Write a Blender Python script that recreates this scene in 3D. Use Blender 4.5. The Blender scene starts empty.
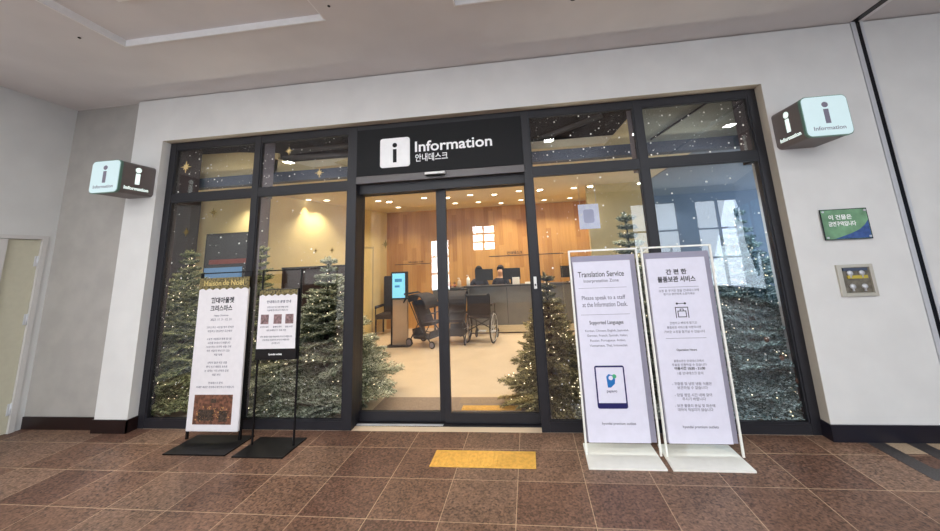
import bpy, bmesh, math, random
from math import sin, cos, pi, radians
from mathutils import Vector, Matrix, Euler
import numpy as np
random.seed(7); np.random.seed(7)
S = bpy.context.scene
COL = S.collection

# ------------------------------------------------------------------ camera
cam = bpy.data.cameras.new('camera'); camo = bpy.data.objects.new('camera', cam); COL.objects.link(camo)
camo.location = (0.8223, -3.5101, 1.65)
camo.rotation_euler = (radians(100.2629), radians(2.6589), radians(6.9713))
cam.sensor_fit = 'HORIZONTAL'; cam.sensor_width = 36
cam.lens = 341.82 / 940 * 36
cam.shift_x = -15.38 / 940; cam.shift_y = -69.39 / 940
cam.clip_start = 0.02
S.camera = camo

# ------------------------------------------------------------------ world, lights, exposure
S.view_settings.view_transform = 'Standard'; S.view_settings.look = 'None'
S.view_settings.gamma = 1; S.view_settings.exposure = 0.07; S.view_settings.use_curve_mapping = False
W = bpy.data.worlds.new('world'); S.world = W; W.use_nodes = True
W.node_tree.nodes['Background'].inputs[0].default_value = (0.80, 0.90, 1.0, 1)
W.node_tree.nodes['Background'].inputs[1].default_value = 1.0

def area(name, loc, rot, sx, sy, power, color):
    l = bpy.data.lights.new(name, 'AREA'); l.shape = 'RECTANGLE'; l.size = sx; l.size_y = sy
    l.energy = power; l.color = color
    o = bpy.data.objects.new(name, l); o.location = loc; o.rotation_euler = rot; COL.objects.link(o); return o
# daylight outside the windows of the hall behind the photographer and to the right
area('daylight_rear', (2.0, -9.7, 2.0), (radians(90), 0, 0), 13, 3.4, 520, (0.84, 0.92, 1.0))
area('daylight_side', (8.55, -6.2, 1.9), (radians(112), 0, radians(72)), 6.6, 3.2, 300, (0.72, 0.86, 1.0))
area('daylight_small_window', (-.83, -9.3, 2.42), (radians(90), 0, 0), .95, 1.0, 58, (0.86, 0.93, 1.0))
area('daylight_tall_window', (-2.56, -9.3, 1.46), (radians(90), 0, 0), .8, 1.95, 75, (0.86, 0.93, 1.0))
# ceiling lamps of the hall
for x in (-4.0, -1.86, -0.2, 1.37, 3.0, 4.6):
    for y, e in ((-2.6, 20), (-5.2, 55), (-7.6, 70)):
        area('hall_ceiling_lamp', (x, y, 3.80), (0, 0, 0), 0.16, 0.16, e*(1.05 if x < 1 else .62), (0.97, 0.985, 1.0))
# unseen pale blue fill added to cool the right bay of the office
area('daylight_office', (7.2, 3.0, 1.8), (radians(90), 0, radians(90)), 3.5, 2.2, 90, (0.58, 0.78, 1.0))

C = S.cycles
C.use_denoising = True
C.max_bounces = 8; C.diffuse_bounces = 4; C.glossy_bounces = 4; C.transparent_max_bounces = 24; C.transmission_bounces = 4
C.sample_clamp_indirect = 6.0; C.caustics_reflective = False; C.caustics_refractive = False

# ------------------------------------------------------------------ materials
def srgb(r, g, b):
    f = lambda c: (c/255/12.92) if c/255 <= 0.04045 else ((c/255+0.055)/1.055)**2.4
    return (f(r), f(g), f(b), 1)
def mat(name, col, rough=0.6, metal=0.0, noise=0.0, scale=20, bump=0.0, emit=None, estr=0.0, spec=0.5):
    m = bpy.data.materials.new(name); m.use_nodes = True
    n = m.node_tree.nodes; l = m.node_tree.links; p = n['Principled BSDF']
    p.inputs['Base Color'].default_value = col; p.inputs['Roughness'].default_value = rough
    p.inputs['Metallic'].default_value = metal; p.inputs['Specular IOR Level'].default_value = spec
    tc = n.new('ShaderNodeTexCoord'); nz = n.new('ShaderNodeTexNoise'); nz.inputs['Scale'].default_value = scale
    nz.inputs['Detail'].default_value = 4
    l.new(tc.outputs['Object'], nz.inputs['Vector'])
    if noise >= 0:
        mx = n.new('ShaderNodeMix'); mx.data_type = 'RGBA'
        k = max(noise, 0.02)
        mx.inputs['A'].default_value = tuple(c*(1-k) for c in col[:3])+(1,)
        mx.inputs['B'].default_value = tuple(min(1, c*(1+k)) for c in col[:3])+(1,)
        mr = n.new('ShaderNodeMapRange'); mr.inputs['From Min'].default_value = 0.36; mr.inputs['From Max'].default_value = 0.64
        l.new(nz.outputs['Fac'], mr.inputs['Value'])
        l.new(mr.outputs['Result'], mx.inputs['Factor']); l.new(mx.outputs['Result'], p.inputs['Base Color'])
    if bump:
        b = n.new('ShaderNodeBump'); b.inputs['Strength'].default_value = bump; b.inputs['Distance'].default_value = 0.01
        l.new(nz.outputs['Fac'], b.inputs['Height']); l.new(b.outputs['Normal'], p.inputs['Normal'])
    if emit:
        p.inputs['Emission Color'].default_value = emit; p.inputs['Emission Strength'].default_value = estr
    return m
def glass_mat(name, tint, r0=0.06):
    m = bpy.data.materials.new(name); m.use_nodes = True
    n = m.node_tree.nodes; l = m.node_tree.links; n.clear()
    out = n.new('ShaderNodeOutputMaterial'); mix = n.new('ShaderNodeMixShader')
    tr = n.new('ShaderNodeBsdfTransparent'); tr.inputs[0].default_value = tint
    gl = n.new('ShaderNodeBsdfGlossy'); gl.inputs['Roughness'].default_value = 0.0
    ge = n.new('ShaderNodeNewGeometry'); dt = n.new('ShaderNodeVectorMath'); dt.operation = 'DOT_PRODUCT'
    l.new(ge.outputs['Incoming'], dt.inputs[0]); l.new(ge.outputs['Normal'], dt.inputs[1])
    def M(op, a, b=None):
        q = n.new('ShaderNodeMath'); q.operation = op
        for i, v in enumerate((a, b)):
            if v is None: continue
            if isinstance(v, (int, float)): q.inputs[i].default_value = v
            else: l.new(v, q.inputs[i])
        return q.outputs[0]
    c = M('ABSOLUTE', dt.outputs['Value']); c = M('SUBTRACT', 1.0, c); c = M('POWER', c, 5.0)
    c = M('MULTIPLY', c, 1-r0); c = M('ADD', c, r0)
    l.new(c, mix.inputs[0]); l.new(tr.outputs[0], mix.inputs[1]); l.new(gl.outputs[0], mix.inputs[2])
    l.new(mix.outputs[0], out.inputs[0])
    return m

M = {}
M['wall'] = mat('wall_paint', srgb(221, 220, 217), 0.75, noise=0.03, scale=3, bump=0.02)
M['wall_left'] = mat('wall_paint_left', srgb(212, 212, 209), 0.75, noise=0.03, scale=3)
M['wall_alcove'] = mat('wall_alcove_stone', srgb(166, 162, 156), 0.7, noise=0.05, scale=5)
M['reveal'] = mat('reveal_paint', srgb(190, 182, 168), 0.7)
M['ceil'] = mat('ceiling_paint', srgb(222, 220, 220), 0.85, noise=0.03, scale=2)
M['white'] = mat('white_paint', srgb(238, 238, 238), 0.5)
M['ceil_in'] = mat('office_ceiling', srgb(232, 215, 180), 0.8)
M['cream'] = mat('cream_wall', srgb(232, 210, 150), 0.75, noise=0.03, scale=4)
M['bay'] = mat('bay_wall', srgb(122, 134, 150), 0.8, noise=0.05, scale=2)  # blue-grey of the mirrored hall put into the right bay walls
M['frame'] = mat('frame_metal', srgb(26, 25, 31), 0.5, 0.0, noise=0.06)
M['fin'] = mat('fin_metal', srgb(118, 112, 122), 0.5, 0.1)
M['findark'] = mat('fin_dark', srgb(52, 40, 44), 0.5, 0.1)
M['transom'] = mat('transom_metal', srgb(88, 84, 84), 0.4, 0.5)
M['signblack'] = mat('sign_black', srgb(22, 22, 24), 0.6, spec=.25)
M['signwhite'] = mat('sign_white', srgb(236, 236, 236), 0.5, emit=(1, 1, 1, 1), estr=0.12)
M['base'] = mat('baseboard_black', srgb(26, 24, 34), 0.35)
M['base_left'] = mat('baseboard_brown', srgb(28, 14, 14), 0.35)
M['door'] = mat('door_paint', srgb(200, 196, 174), 0.55)
M['doorframe'] = mat('door_frame_paint', srgb(205, 202, 198), 0.5)
M['steel'] = mat('brushed_steel', srgb(208, 210, 214), 0.3, 0.2)
M['joint'] = mat('joint_black', srgb(22, 24, 30), 0.3, 0.4)
M['yellow'] = mat('tactile_yellow', srgb(226, 174, 80), 0.6, noise=0.10, scale=30)
M['blackmetal'] = mat('black_metal', srgb(20, 18, 20), 0.45, 0.4)
M['whitemetal'] = mat('white_metal', srgb(238, 237, 228), 0.45)
M['paper'] = mat('paper', srgb(222, 220, 234), 0.6)
M['paper_b'] = mat('paper_warm', srgb(226, 222, 224), 0.6)
M['paneledge'] = mat('panel_grey', srgb(150, 146, 162), 0.6)
M['ink'] = mat('ink', srgb(30, 28, 36), 0.6)
M['inkgrey'] = mat('ink_grey', srgb(98, 96, 112), 0.6)
M['navy'] = mat('navy_ink', srgb(24, 22, 88), 0.5)
M['blue'] = mat('blue_ink', srgb(28, 110, 180), 0.5)
M['greenink'] = mat('green_ink', srgb(70, 170, 120), 0.5)
M['goldink'] = mat('gold_ink', srgb(214, 190, 120), 0.5)
M['foto'] = mat('photo_print', srgb(110, 74, 58), 0.4, noise=0.6, scale=28)
M['foto2'] = mat('photo_print_pink', srgb(130, 104, 104), 0.4, noise=0.5, scale=40)
M['garland'] = mat('garland_print', srgb(112, 100, 62), 0.6, noise=0.75, scale=55)
M['cubebody'] = mat('cube_grey', srgb(112, 104, 102), 0.45)
M['cubeedge'] = mat('cube_edge', srgb(100, 135, 122), 0.4)
M['cubelight'] = mat('cube_lit_face', srgb(140, 150, 152), 0.3, emit=srgb(212, 238, 242), estr=0.66)
M['cubeglow'] = mat('cube_lit_sign', srgb(240, 255, 250), 0.4, emit=srgb(235, 255, 248), estr=0.75)
M['cubeink'] = mat('cube_ink', srgb(124, 120, 136), 0.5)
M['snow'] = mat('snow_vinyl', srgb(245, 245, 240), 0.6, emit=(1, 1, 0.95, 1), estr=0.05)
M['star'] = mat('star_vinyl', srgb(120, 100, 50), 0.6)
M['stargold'] = mat('star_gold', srgb(226, 200, 140), 0.5)
M['counter'] = mat('counter_grey', srgb(118, 116, 112), 0.35, 0.2, noise=0.06, scale=6)
M['countertop'] = mat('counter_top', srgb(62, 60, 60), 0.3)
M['plinth'] = mat('counter_plinth', srgb(205, 190, 160), 0.5)
M['dark'] = mat('dark_void', srgb(52, 46, 48), 0.8)
M['duct'] = mat('duct_metal', srgb(128, 124, 122), 0.5, 0.2)
M['beam'] = mat('beam_blue_grey', srgb(58, 66, 82), 0.6)
M['tan'] = mat('bulkhead_tan', srgb(206, 184, 136), 0.8)
M['taupe'] = mat('bulkhead_grey', srgb(160, 162, 148), 0.8)
M['brown'] = mat('dark_brown_board', srgb(66, 42, 36), 0.6)
M['screen'] = mat('kiosk_screen', srgb(120, 200, 225), 0.3, emit=srgb(140, 215, 240), estr=0.9)
M['tvscreen'] = mat('tv_screen', srgb(52, 48, 50), 0.3)
M['tvred'] = mat('tv_red', srgb(140, 60, 52), 0.4, emit=srgb(160, 60, 45), estr=0.12)
M['tvblue'] = mat('tv_blue', srgb(110, 150, 190), 0.4, emit=srgb(110, 160, 210), estr=0.35)
M['kiosk'] = mat('kiosk_body', srgb(200, 175, 150), 0.5)
M['rubber'] = mat('rubber', srgb(30, 28, 28), 0.6)
M['seatfab'] = mat('seat_fabric', srgb(44, 38, 38), 0.8, noise=0.1)
M['hair'] = mat('hair', srgb(34, 24, 20), 0.6)
M['skin'] = mat('skin', srgb(205, 160, 130), 0.6)
M['uniform'] = mat('uniform', srgb(44, 42, 52), 0.8)
M['plastic'] = mat('white_plastic', srgb(235, 235, 232), 0.4)
M['downlight'] = mat('downlight_lens', (1, 1, 1, 1), 0.4, emit=(1.0, 0.90, 0.68, 1), estr=7)
M['mat'] = mat('door_mat', srgb(150, 130, 112), 0.9, noise=0.1, scale=60)
M['curtain'] = mat('curtain', srgb(150, 190, 215), 0.9, noise=0.1, scale=6)
M['pinecone'] = mat('pinecone', srgb(110, 76, 58), 0.8, noise=0.4, scale=60)
M['bark'] = mat('bark', srgb(70, 52, 38), 0.9, noise=0.3)
M['fairy'] = mat('fairy_light', (1, 1, 1, 1), 0.4, emit=(1.0, 0.80, 0.48, 1), estr=3.0)
M['pot'] = mat('plant_pot', srgb(170, 100, 70), 0.7)
M['leaf'] = mat('leaf', srgb(120, 80, 50), 0.7)
M['glass'] = glass_mat('window_glass', (0.93, 0.94, 0.95, 1), 0.065)
M['doorglass'] = glass_mat('door_glass', (0.97, 0.97, 0.96, 1), 0.05)

def granite():
    m = bpy.data.materials.new('granite_tiles'); m.use_nodes = True
    n = m.node_tree.nodes; l = m.node_tree.links; p = n['Principled BSDF']
    ge = n.new('ShaderNodeNewGeometry'); sp = n.new('ShaderNodeSeparateXYZ'); l.new(ge.outputs['Position'], sp.inputs[0])
    def Q(op, a, b=None, c=None):
        q = n.new('ShaderNodeMath'); q.operation = op
        for i, v in enumerate((a, b, c)):
            if v is None: continue
            if isinstance(v, (int, float)): q.inputs[i].default_value = v
            else: l.new(v, q.inputs[i])
        return q.outputs[0]
    u = Q('DIVIDE', Q('ADD', sp.outputs[0], 1.3375+49.35), 0.4935)
    v = Q('DIVIDE', Q('ADD', sp.outputs[1], 0.618+42.5), 0.425)
    fu, fv = Q('FRACT', u), Q('FRACT', v); iu, iv = Q('FLOOR', u), Q('FLOOR', v)
    eu = Q('MULTIPLY', Q('MINIMUM', fu, Q('SUBTRACT', 1.0, fu)), 0.4935)
    ev = Q('MULTIPLY', Q('MINIMUM', fv, Q('SUBTRACT', 1.0, fv)), 0.425)
    joint = Q('LESS_THAN', Q('MINIMUM', eu, ev), 0.0028)
    cb = n.new('ShaderNodeCombineXYZ'); l.new(iu, cb.inputs[0]); l.new(iv, cb.inputs[1])
    wn = n.new('ShaderNodeTexWhiteNoise'); wn.noise_dimensions = '3D'; l.new(cb.outputs[0], wn.inputs['Vector'])
    ramp = n.new('ShaderNodeValToRGB'); e = ramp.color_ramp.elements
    e[0].position = 0; e[0].color = srgb(136, 100, 84); e[1].position = 1; e[1].color = srgb(172, 138, 116)
    e2 = e.new(0.35); e2.color = srgb(150, 113, 93); e3 = e.new(0.7); e3.color = srgb(160, 124, 102)
    l.new(wn.outputs['Value'], ramp.inputs[0])
    vo = n.new('ShaderNodeTexVoronoi'); vo.inputs['Scale'].default_value = 55; l.new(ge.outputs['Position'], vo.inputs['Vector'])
    nz = n.new('ShaderNodeTexNoise'); nz.inputs['Scale'].default_value = 60; nz.inputs['Detail'].default_value = 3
    l.new(ge.outputs['Position'], nz.inputs['Vector'])
    big = n.new('ShaderNodeTexNoise'); big.inputs['Scale'].default_value = 1.7; l.new(ge.outputs['Position'], big.inputs['Vector'])
    sps = n.new('ShaderNodeSeparateColor'); l.new(vo.outputs['Color'], sps.inputs[0])
    k = Q('ADD', Q('MULTIPLY', sps.outputs[0], 0.45), Q('MULTIPLY', nz.outputs['Fac'], 1.6))
    k = Q('ADD', k, Q('MULTIPLY', big.outputs['Fac'], 0.55)); k = Q('MULTIPLY', Q('SUBTRACT', k, 0.62), 0.72)
    vm = n.new('ShaderNodeVectorMath'); vm.operation = 'SCALE'; l.new(ramp.outputs[0], vm.inputs[0]); l.new(k, vm.inputs['Scale'])
    mx = n.new('ShaderNodeMix'); mx.data_type = 'RGBA'; l.new(Q('MULTIPLY', joint, 0.55), mx.inputs['Factor'])
    l.new(vm.outputs[0], mx.inputs['A']); mx.inputs['B'].default_value = srgb(214, 184, 150)
    l.new(mx.outputs['Result'], p.inputs['Base Color']); p.inputs['Roughness'].default_value = 0.45
    p.inputs['Specular IOR Level'].default_value = 0.3
    return m
M['granite'] = granite()
def office_floor():
    m = mat('office_tiles', srgb(226, 204, 176), 0.22, noise=0.03, scale=3); return m
M['officefloor'] = office_floor()
def wood():
    m = bpy.data.materials.new('wood_slats'); m.use_nodes = True
    n = m.node_tree.nodes; l = m.node_tree.links; p = n['Principled BSDF']
    tc = n.new('ShaderNodeTexCoord'); mp = n.new('ShaderNodeMapping'); l.new(tc.outputs['Object'], mp.inputs[0])
    sp = n.new('ShaderNodeSeparateXYZ'); l.new(tc.outputs['Object'], sp.inputs[0])
    def Q(op, a, b=None):
        q = n.new('ShaderNodeMath'); q.operation = op
        for i, v in enumerate((a, b)):
            if v is None: continue
            if isinstance(v, (int, float)): q.inputs[i].default_value = v
            else: l.new(v, q.inputs[i])
        return q.outputs[0]
    idx = Q('FLOOR', Q('DIVIDE', sp.outputs[0], 0.12))
    row = Q('FLOOR', Q('DIVIDE', Q('ADD', sp.outputs[2], Q('MULTIPLY', Q('FRACT', Q('MULTIPLY', idx, 0.37)), 1.2)), 1.2))
    cb = n.new('ShaderNodeCombineXYZ'); l.new(idx, cb.inputs[0]); l.new(row, cb.inputs[1])
    wn = n.new('ShaderNodeTexWhiteNoise'); l.new(cb.outputs[0], wn.inputs['Vector'])
    mp.inputs['Scale'].default_value = (14, 14, 0.8)
    nz = n.new('ShaderNodeTexNoise'); nz.inputs['Scale'].default_value = 3; nz.inputs['Detail'].default_value = 5
    l.new(mp.outputs[0], nz.inputs['Vector'])
    k = Q('ADD', Q('MULTIPLY', wn.outputs['Value'], 0.5), Q('MULTIPLY', nz.outputs['Fac'], 0.5))
    ramp = n.new('ShaderNodeValToRGB'); e = ramp.color_ramp.elements
    e[0].position = 0.2; e[0].color = srgb(178, 124, 60); e[1].position = 0.8; e[1].color = srgb(216, 166, 94)
    l.new(k, ramp.inputs[0]); l.new(ramp.outputs[0], p.inputs['Base Color']); p.inputs['Roughness'].default_value = 0.45
    return m
M['wood'] = wood()

# ------------------------------------------------------------------ mesh helpers
class MB:
    """collects shapes, then links them as one mesh object"""
    def __init__(s): s.bm = bmesh.new(); s.slot = 0
    def _new(s, vs, fs):
        vv = [s.bm.verts.new(v) for v in vs]
        for f in fs:
            try:
                F = s.bm.faces.new([vv[i] for i in f]); F.material_index = s.slot
            except ValueError: pass
        return vv
    def box(s, x0, x1, y0, y1, z0, z1, bev=0.0, rot=None):
        b = bmesh.new(); bmesh.ops.create_cube(b, size=1)
        for v in b.verts:
            v.co = Vector(((x0+x1)/2+v.co.x*(x1-x0), (y0+y1)/2+v.co.y*(y1-y0), (z0+z1)/2+v.co.z*(z1-z0)))
        if bev: bmesh.ops.bevel(b, geom=list(b.edges), offset=bev, segments=2, affect='EDGES', profile=0.6)
        if rot is not None: bmesh.ops.transform(b, matrix=rot, verts=b.verts)
        s.merge(b); return s
    def merge(s, b):
        mp = {}
        for v in b.verts: mp[v] = s.bm.verts.new(v.co)
        for f in b.faces:
            F = s.bm.faces.new([mp[v] for v in f.verts]); F.material_index = s.slot; F.smooth = f.smooth
        b.free()
    def prism(s, pts, axis, a, c):
        """polygon pts in the plane across axis, extruded from a to c"""
        def P(p, t):
            if axis == 'y': return (p[0], t, p[1])
            if axis == 'x': return (t, p[0], p[1])
            return (p[0], p[1], t)
        k = len(pts); vs = [P(p, a) for p in pts]+[P(p, c) for p in pts]
        fs = [list(range(k))[::-1], list(range(k, 2*k))]+[[i, (i+1) % k, k+(i+1) % k, k+i] for i in range(k)]
        s._new(vs, fs); return s
    def tube(s, pts, r, seg=8, closed=False, smooth=True):
        pts = [Vector(p) for p in pts]; n = len(pts); rings = []
        rr = r if isinstance(r, (list, tuple)) else [r]*n
        for i, p in enumerate(pts):
            if closed: d = pts[(i+1) % n]-pts[i-1]
            else: d = pts[min(i+1, n-1)]-pts[max(i-1, 0)]
            d.normalize(); up = Vector((0, 0, 1)) if abs(d.z) < 0.95 else Vector((1, 0, 0))
            a = d.cross(up).normalized(); b = d.cross(a)
            rings.append([s.bm.verts.new(p+(a*cos(2*pi*k/seg)+b*sin(2*pi*k/seg))*rr[i]) for k in range(seg)])
        m = n if closed else n-1
        for i in range(m):
            A, B = rings[i], rings[(i+1) % n]
            for k in range(seg):
                F = s.bm.faces.new([A[k], A[(k+1) % seg], B[(k+1) % seg], B[k]]); F.smooth = smooth; F.material_index = s.slot
        if not closed:
            for R in (rings[0][::-1], rings[-1]):
                F = s.bm.faces.new(R); F.material_index = s.slot
        return s
    def lathe(s, prof, c, seg=20):
        """prof: (radius, z) pairs about the vertical through c"""
        rings = [[s.bm.verts.new((c[0]+r*cos(2*pi*k/seg), c[1]+r*sin(2*pi*k/seg), c[2]+z)) for k in range(seg)] for r, z in prof]
        for A, B in zip(rings, rings[1:]):
            for k in range(seg):
                F = s.bm.faces.new([A[k], A[(k+1) % seg], B[(k+1) % seg], B[k]]); F.smooth = True; F.material_index = s.slot
        for R in (rings[0][::-1], rings[-1]):
            F = s.bm.faces.new(R); F.material_index = s.slot
        return s
    def ball(s, c, r, sub=1, sc=(1, 1, 1)):
        b = bmesh.new(); bmesh.ops.create_icosphere(b, subdivisions=sub, radius=1)
        for v in b.verts: v.co = Vector((c[0]+v.co.x*r*sc[0], c[1]+v.co.y*r*sc[1], c[2]+v.co.z*r*sc[2]))
        for f in b.faces: f.smooth = True
        s.merge(b); return s
    def disc(s, c, r, axis='y', t=0.001, seg=12):
        pts = []
        for k in range(seg):
            a = 2*pi*k/seg
            i = {'y': (c[0], c[2]), 'x': (c[1], c[2]), 'z': (c[0], c[1])}[axis]
            pts.append((i[0]+r*cos(a), i[1]+r*sin(a)))
        o = c['xyz'.index(axis)]
        return s.prism(pts, axis, o-t/2, o+t/2)
    def build(s, name, mats, parent=None, loc=None):
        bmesh.ops.recalc_face_normals(s.bm, faces=s.bm.faces)
        me = bpy.data.meshes.new(name); s.bm.to_mesh(me); s.bm.free()
        return link(name, me, mats, parent, loc)
def link(name, me, mats, parent=None, loc=None):
    for m in (mats if isinstance(mats, (list, tuple)) else [mats]): me.materials.append(m)
    o = bpy.data.objects.new(name, me); COL.objects.link(o)
    if parent:
        o.parent = parent
        # geometry is given in world coordinates: take the parent's place off
        w = Vector((0, 0, 0)); q = parent
        while q: w += q.location; q = q.parent
        me.transform(Matrix.Translation(-w))
    elif loc is not None:
        o.location = loc; me.transform(Matrix.Translation(-Vector(loc)))
    return o
def tag(o, label=None, cat=None, group=None, kind=None):
    if label: o['label'] = label
    if cat: o['category'] = cat
    if group: o['group'] = group
    if kind: o['kind'] = kind
    return o
def empty(name, loc, label=None, cat=None, group=None, kind=None):
    o = bpy.data.objects.new(name, None); COL.objects.link(o); o.location = loc; o.empty_display_size = 0.1
    return tag(o, label, cat, group, kind)
def struct(o): o['kind'] = 'structure'; return o
def copy_tree(o, off, parent=None):
    c = o.copy(); COL.objects.link(c); c.parent = parent
    if parent is None: c.location = Vector(o.location)+Vector(off)
    for ch in list(o.children): copy_tree(ch, off, c)
    return c

_tc = {}
def text_bm(s, bold=0.0):
    """outline text as a flat mesh, in the x/y plane"""
    cu = bpy.data.curves.new('t', 'FONT'); cu.body = s; cu.resolution_u = 3; cu.offset = bold; cu.size = 1
    cu.space_line = 1.15; cu.align_x = 'CENTER'; cu.extrude = 0.002
    o = bpy.data.objects.new('t', cu); COL.objects.link(o)
    dg = bpy.context.evaluated_depsgraph_get(); me = bpy.data.meshes.new_from_object(o.evaluated_get(dg))
    b = bmesh.new(); b.from_mesh(me); bpy.data.meshes.remove(me); bpy.data.objects.remove(o); bpy.data.curves.remove(cu)
    return b
def text_into(mb, s, x0, x1, z0, z1, y, bold=0.0, face='y-', keep=True):
    """text that fills x0..x1, z0..z1 (keep: letter shapes kept, only the width is filled)"""
    b = text_bm(s, bold)
    xs = [v.co.x for v in b.verts]; ys = [v.co.y for v in b.verts]
    w, h = max(xs)-min(xs), max(ys)-min(ys); cx, cy = (max(xs)+min(xs))/2, (max(ys)+min(ys))/2
    kx, kz = abs(x1-x0)/w, (z1-z0)/h
    if keep: kz = kx = min(kx, kz)
    for v in b.verts:
        p = ((v.co.x-cx)*kx, (v.co.y-cy)*kz); d = v.co.z*0.2
        if face == 'y-': v.co = Vector(((x0+x1)/2+p[0], y-d, (z0+z1)/2+p[1]))
        elif face == 'x+': v.co = Vector((y+d, (x0+x1)/2+p[0], (z0+z1)/2+p[1]))
        elif face == 'x-': v.co = Vector((y-d, (x0+x1)/2-p[0], (z0+z1)/2+p[1]))
    mb.merge(b)
class TL:
    """a column of text lines: every line becomes a part of its own"""
    def __init__(s): s.p = []
    def merge(s, b): m = MB(); m.merge(b); s.p.append(m)
    def build(s, name, m, parent):
        for q in s.p: o = q.build(name, m, parent)
        return o
def rrect(x0, x1, z0, z1, r, seg=5):
    pts = []
    for cx, cz, a in ((x1-r, z1-r, 0), (x0+r, z1-r, 90), (x0+r, z0+r, 180), (x1-r, z0+r, 270)):
        for k in range(seg+1):
            t = radians(a+90*k/seg); pts.append((cx+r*cos(t), cz+r*sin(t)))
    return pts

# ------------------------------------------------------------------ the hall
ZC = 3.815; XL = -4.957; XE = -3.94; OX0, OX1, OZ = -3.53, 3.268, 3.247; YA = 0.07
struct(MB().box(-5.6, 11, -9.6, 0.10, -0.12, 0.0).build('floor', M['granite']))
def quad_holes(mb, x0, x1, y0, y1, holes, z0, z1):
    xs = sorted({x0, x1, *[h[0] for h in holes], *[h[1] for h in holes]}); ys = sorted({y0, y1, *[h[2] for h in holes], *[h[3] for h in holes]})
    for a, b in zip(xs, xs[1:]):
        for c, d in zip(ys, ys[1:]):
            m = ((a+b)/2, (c+d)/2)
            if not any(h[0] < m[0] < h[1] and h[2] < m[1] < h[3] for h in holes): mb.box(a, b, c, d, z0, z1)
cof = [(-2.885, -0.835, -3.2, -0.955), (0.335, 2.385, -3.2, -0.925), (3.55, 3.9, -3.2, -0.925)][:2]
mb = MB(); quad_holes(mb, -5.6, 11, -9.6, 0.3, cof, ZC, ZC+0.14)
struct(mb.build('ceiling', M['ceil']))
for i, (a, b, c, d) in enumerate(cof):
    mb = MB(); quad_holes(mb, a+.001, b-.001, c+.001, d-.001, [(a+0.54, b-0.54, c+0.4, d-0.475)], ZC+0.06, ZC+0.1)
    mb.box(a+.5, b-.5, c+.35, d-.43, ZC+0.11, ZC+0.13)
    struct(mb.build('ceiling_coffer', M['ceil']))
    t = MB()
    t.box(a-0.001, a+0.012, c, d, ZC-0.008, ZC+0.06); t.box(b-0.012, b+0.001, c, d, ZC+0.002, ZC+0.06)
    t.box(a, b, d-0.012, d+0.001, ZC-0.008, ZC+0.06); t.box(a, b, c, c+0.012, ZC, ZC+0.06)
    a2, b2, c2, d2 = a+0.54, b-0.54, c+0.4, d-0.475
    t.box(a2-0.03, a2, c2, d2, ZC+0.045, ZC+0.11); t.box(b2, b2+0.03, c2, d2, ZC+0.045, ZC+0.11)
    t.box(a2-.03, b2+.03, d2, d2+0.03, ZC+0.045, ZC+0.11); t.box(a2-.03, b2+.03, c2-.03, c2, ZC+0.045, ZC+0.11)
    struct(t.build('trim_%d' % (i+1), M['white']))

# front wall with the shop-front opening, its reveals and the pillar end
mb = MB()
mb.box(XE, OX0, 0, 0.165, 0, ZC-0.012); mb.box(OX1, 4.19, 0, 0.36, 0, ZC-0.012); mb.box(OX0, OX1, 0, 0.165, OZ, ZC-0.012)
mb.box(4.30, 10.8, 0, 0.36, 0, ZC-0.012); mb.box(4.19, 4.30, 0.05, 0.36, 0, ZC)
struct(mb.build('wall_front', M['wall']))
struct(MB().box(OX1-0.003, OX1-.0003, 0.0005, 0.0998, 0.1325, OZ-.0025).box(OX0, OX1, 0.0005, 0.0998, OZ-0.0025, OZ-.0003).build('trim_3', M['reveal']))
struct(MB().box(XE, 10.8, 0.03, 0.08, ZC-0.012, ZC).build('trim_4', M['joint']))  # black strip stands for the shadow in the gap below the ceiling
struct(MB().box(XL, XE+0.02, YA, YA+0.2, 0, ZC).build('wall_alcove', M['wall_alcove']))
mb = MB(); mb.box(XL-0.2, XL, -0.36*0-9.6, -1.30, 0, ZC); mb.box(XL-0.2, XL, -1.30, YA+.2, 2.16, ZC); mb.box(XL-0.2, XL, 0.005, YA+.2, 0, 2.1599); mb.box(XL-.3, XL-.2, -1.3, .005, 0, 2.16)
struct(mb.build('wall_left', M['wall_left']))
WR = [(-2.95, -2.17, .5, 2.42, 1, 3), (-1.27, -.38, 1.94, 2.90, 2, 3), (4.6, 6.2, .3, 3.3, 2, 3), (6.8, 8.3, .3, 3.3, 2, 3)]
mb = MB(); xs = sorted({XL, 10.8, *[w[0] for w in WR], *[w[1] for w in WR]})
for a, b in zip(xs, xs[1:]):
    w = [w for w in WR if w[0] <= (a+b)/2 <= w[1]]
    if w: mb.box(a, b, -9.2, -9.0, 0, w[0][2]); mb.box(a, b, -9.2, -9.0, w[0][3], ZC)
    else: mb.box(a, b, -9.2, -9.0, 0, ZC)
struct(mb.build('wall_rear', M['bay']))
def hall_window(n, x0, x1, z0, z1, nx, nz):
    mb = MB()
    for i in range(nx+1):
        x = x0+(x1-x0)*i/nx; mb.box(x-.03, x+.03, -9.15, -9.05, z0, z1)
    for j in range(nz+1):
        z = z0+(z1-z0)*j/nz; mb.box(x0, x1, -9.14, -9.06, z-.03, z+.03)
    struct(mb.build('window_%d' % n, M['fin']))
for n, a in enumerate(WR): hall_window(20+n, *a)
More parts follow.
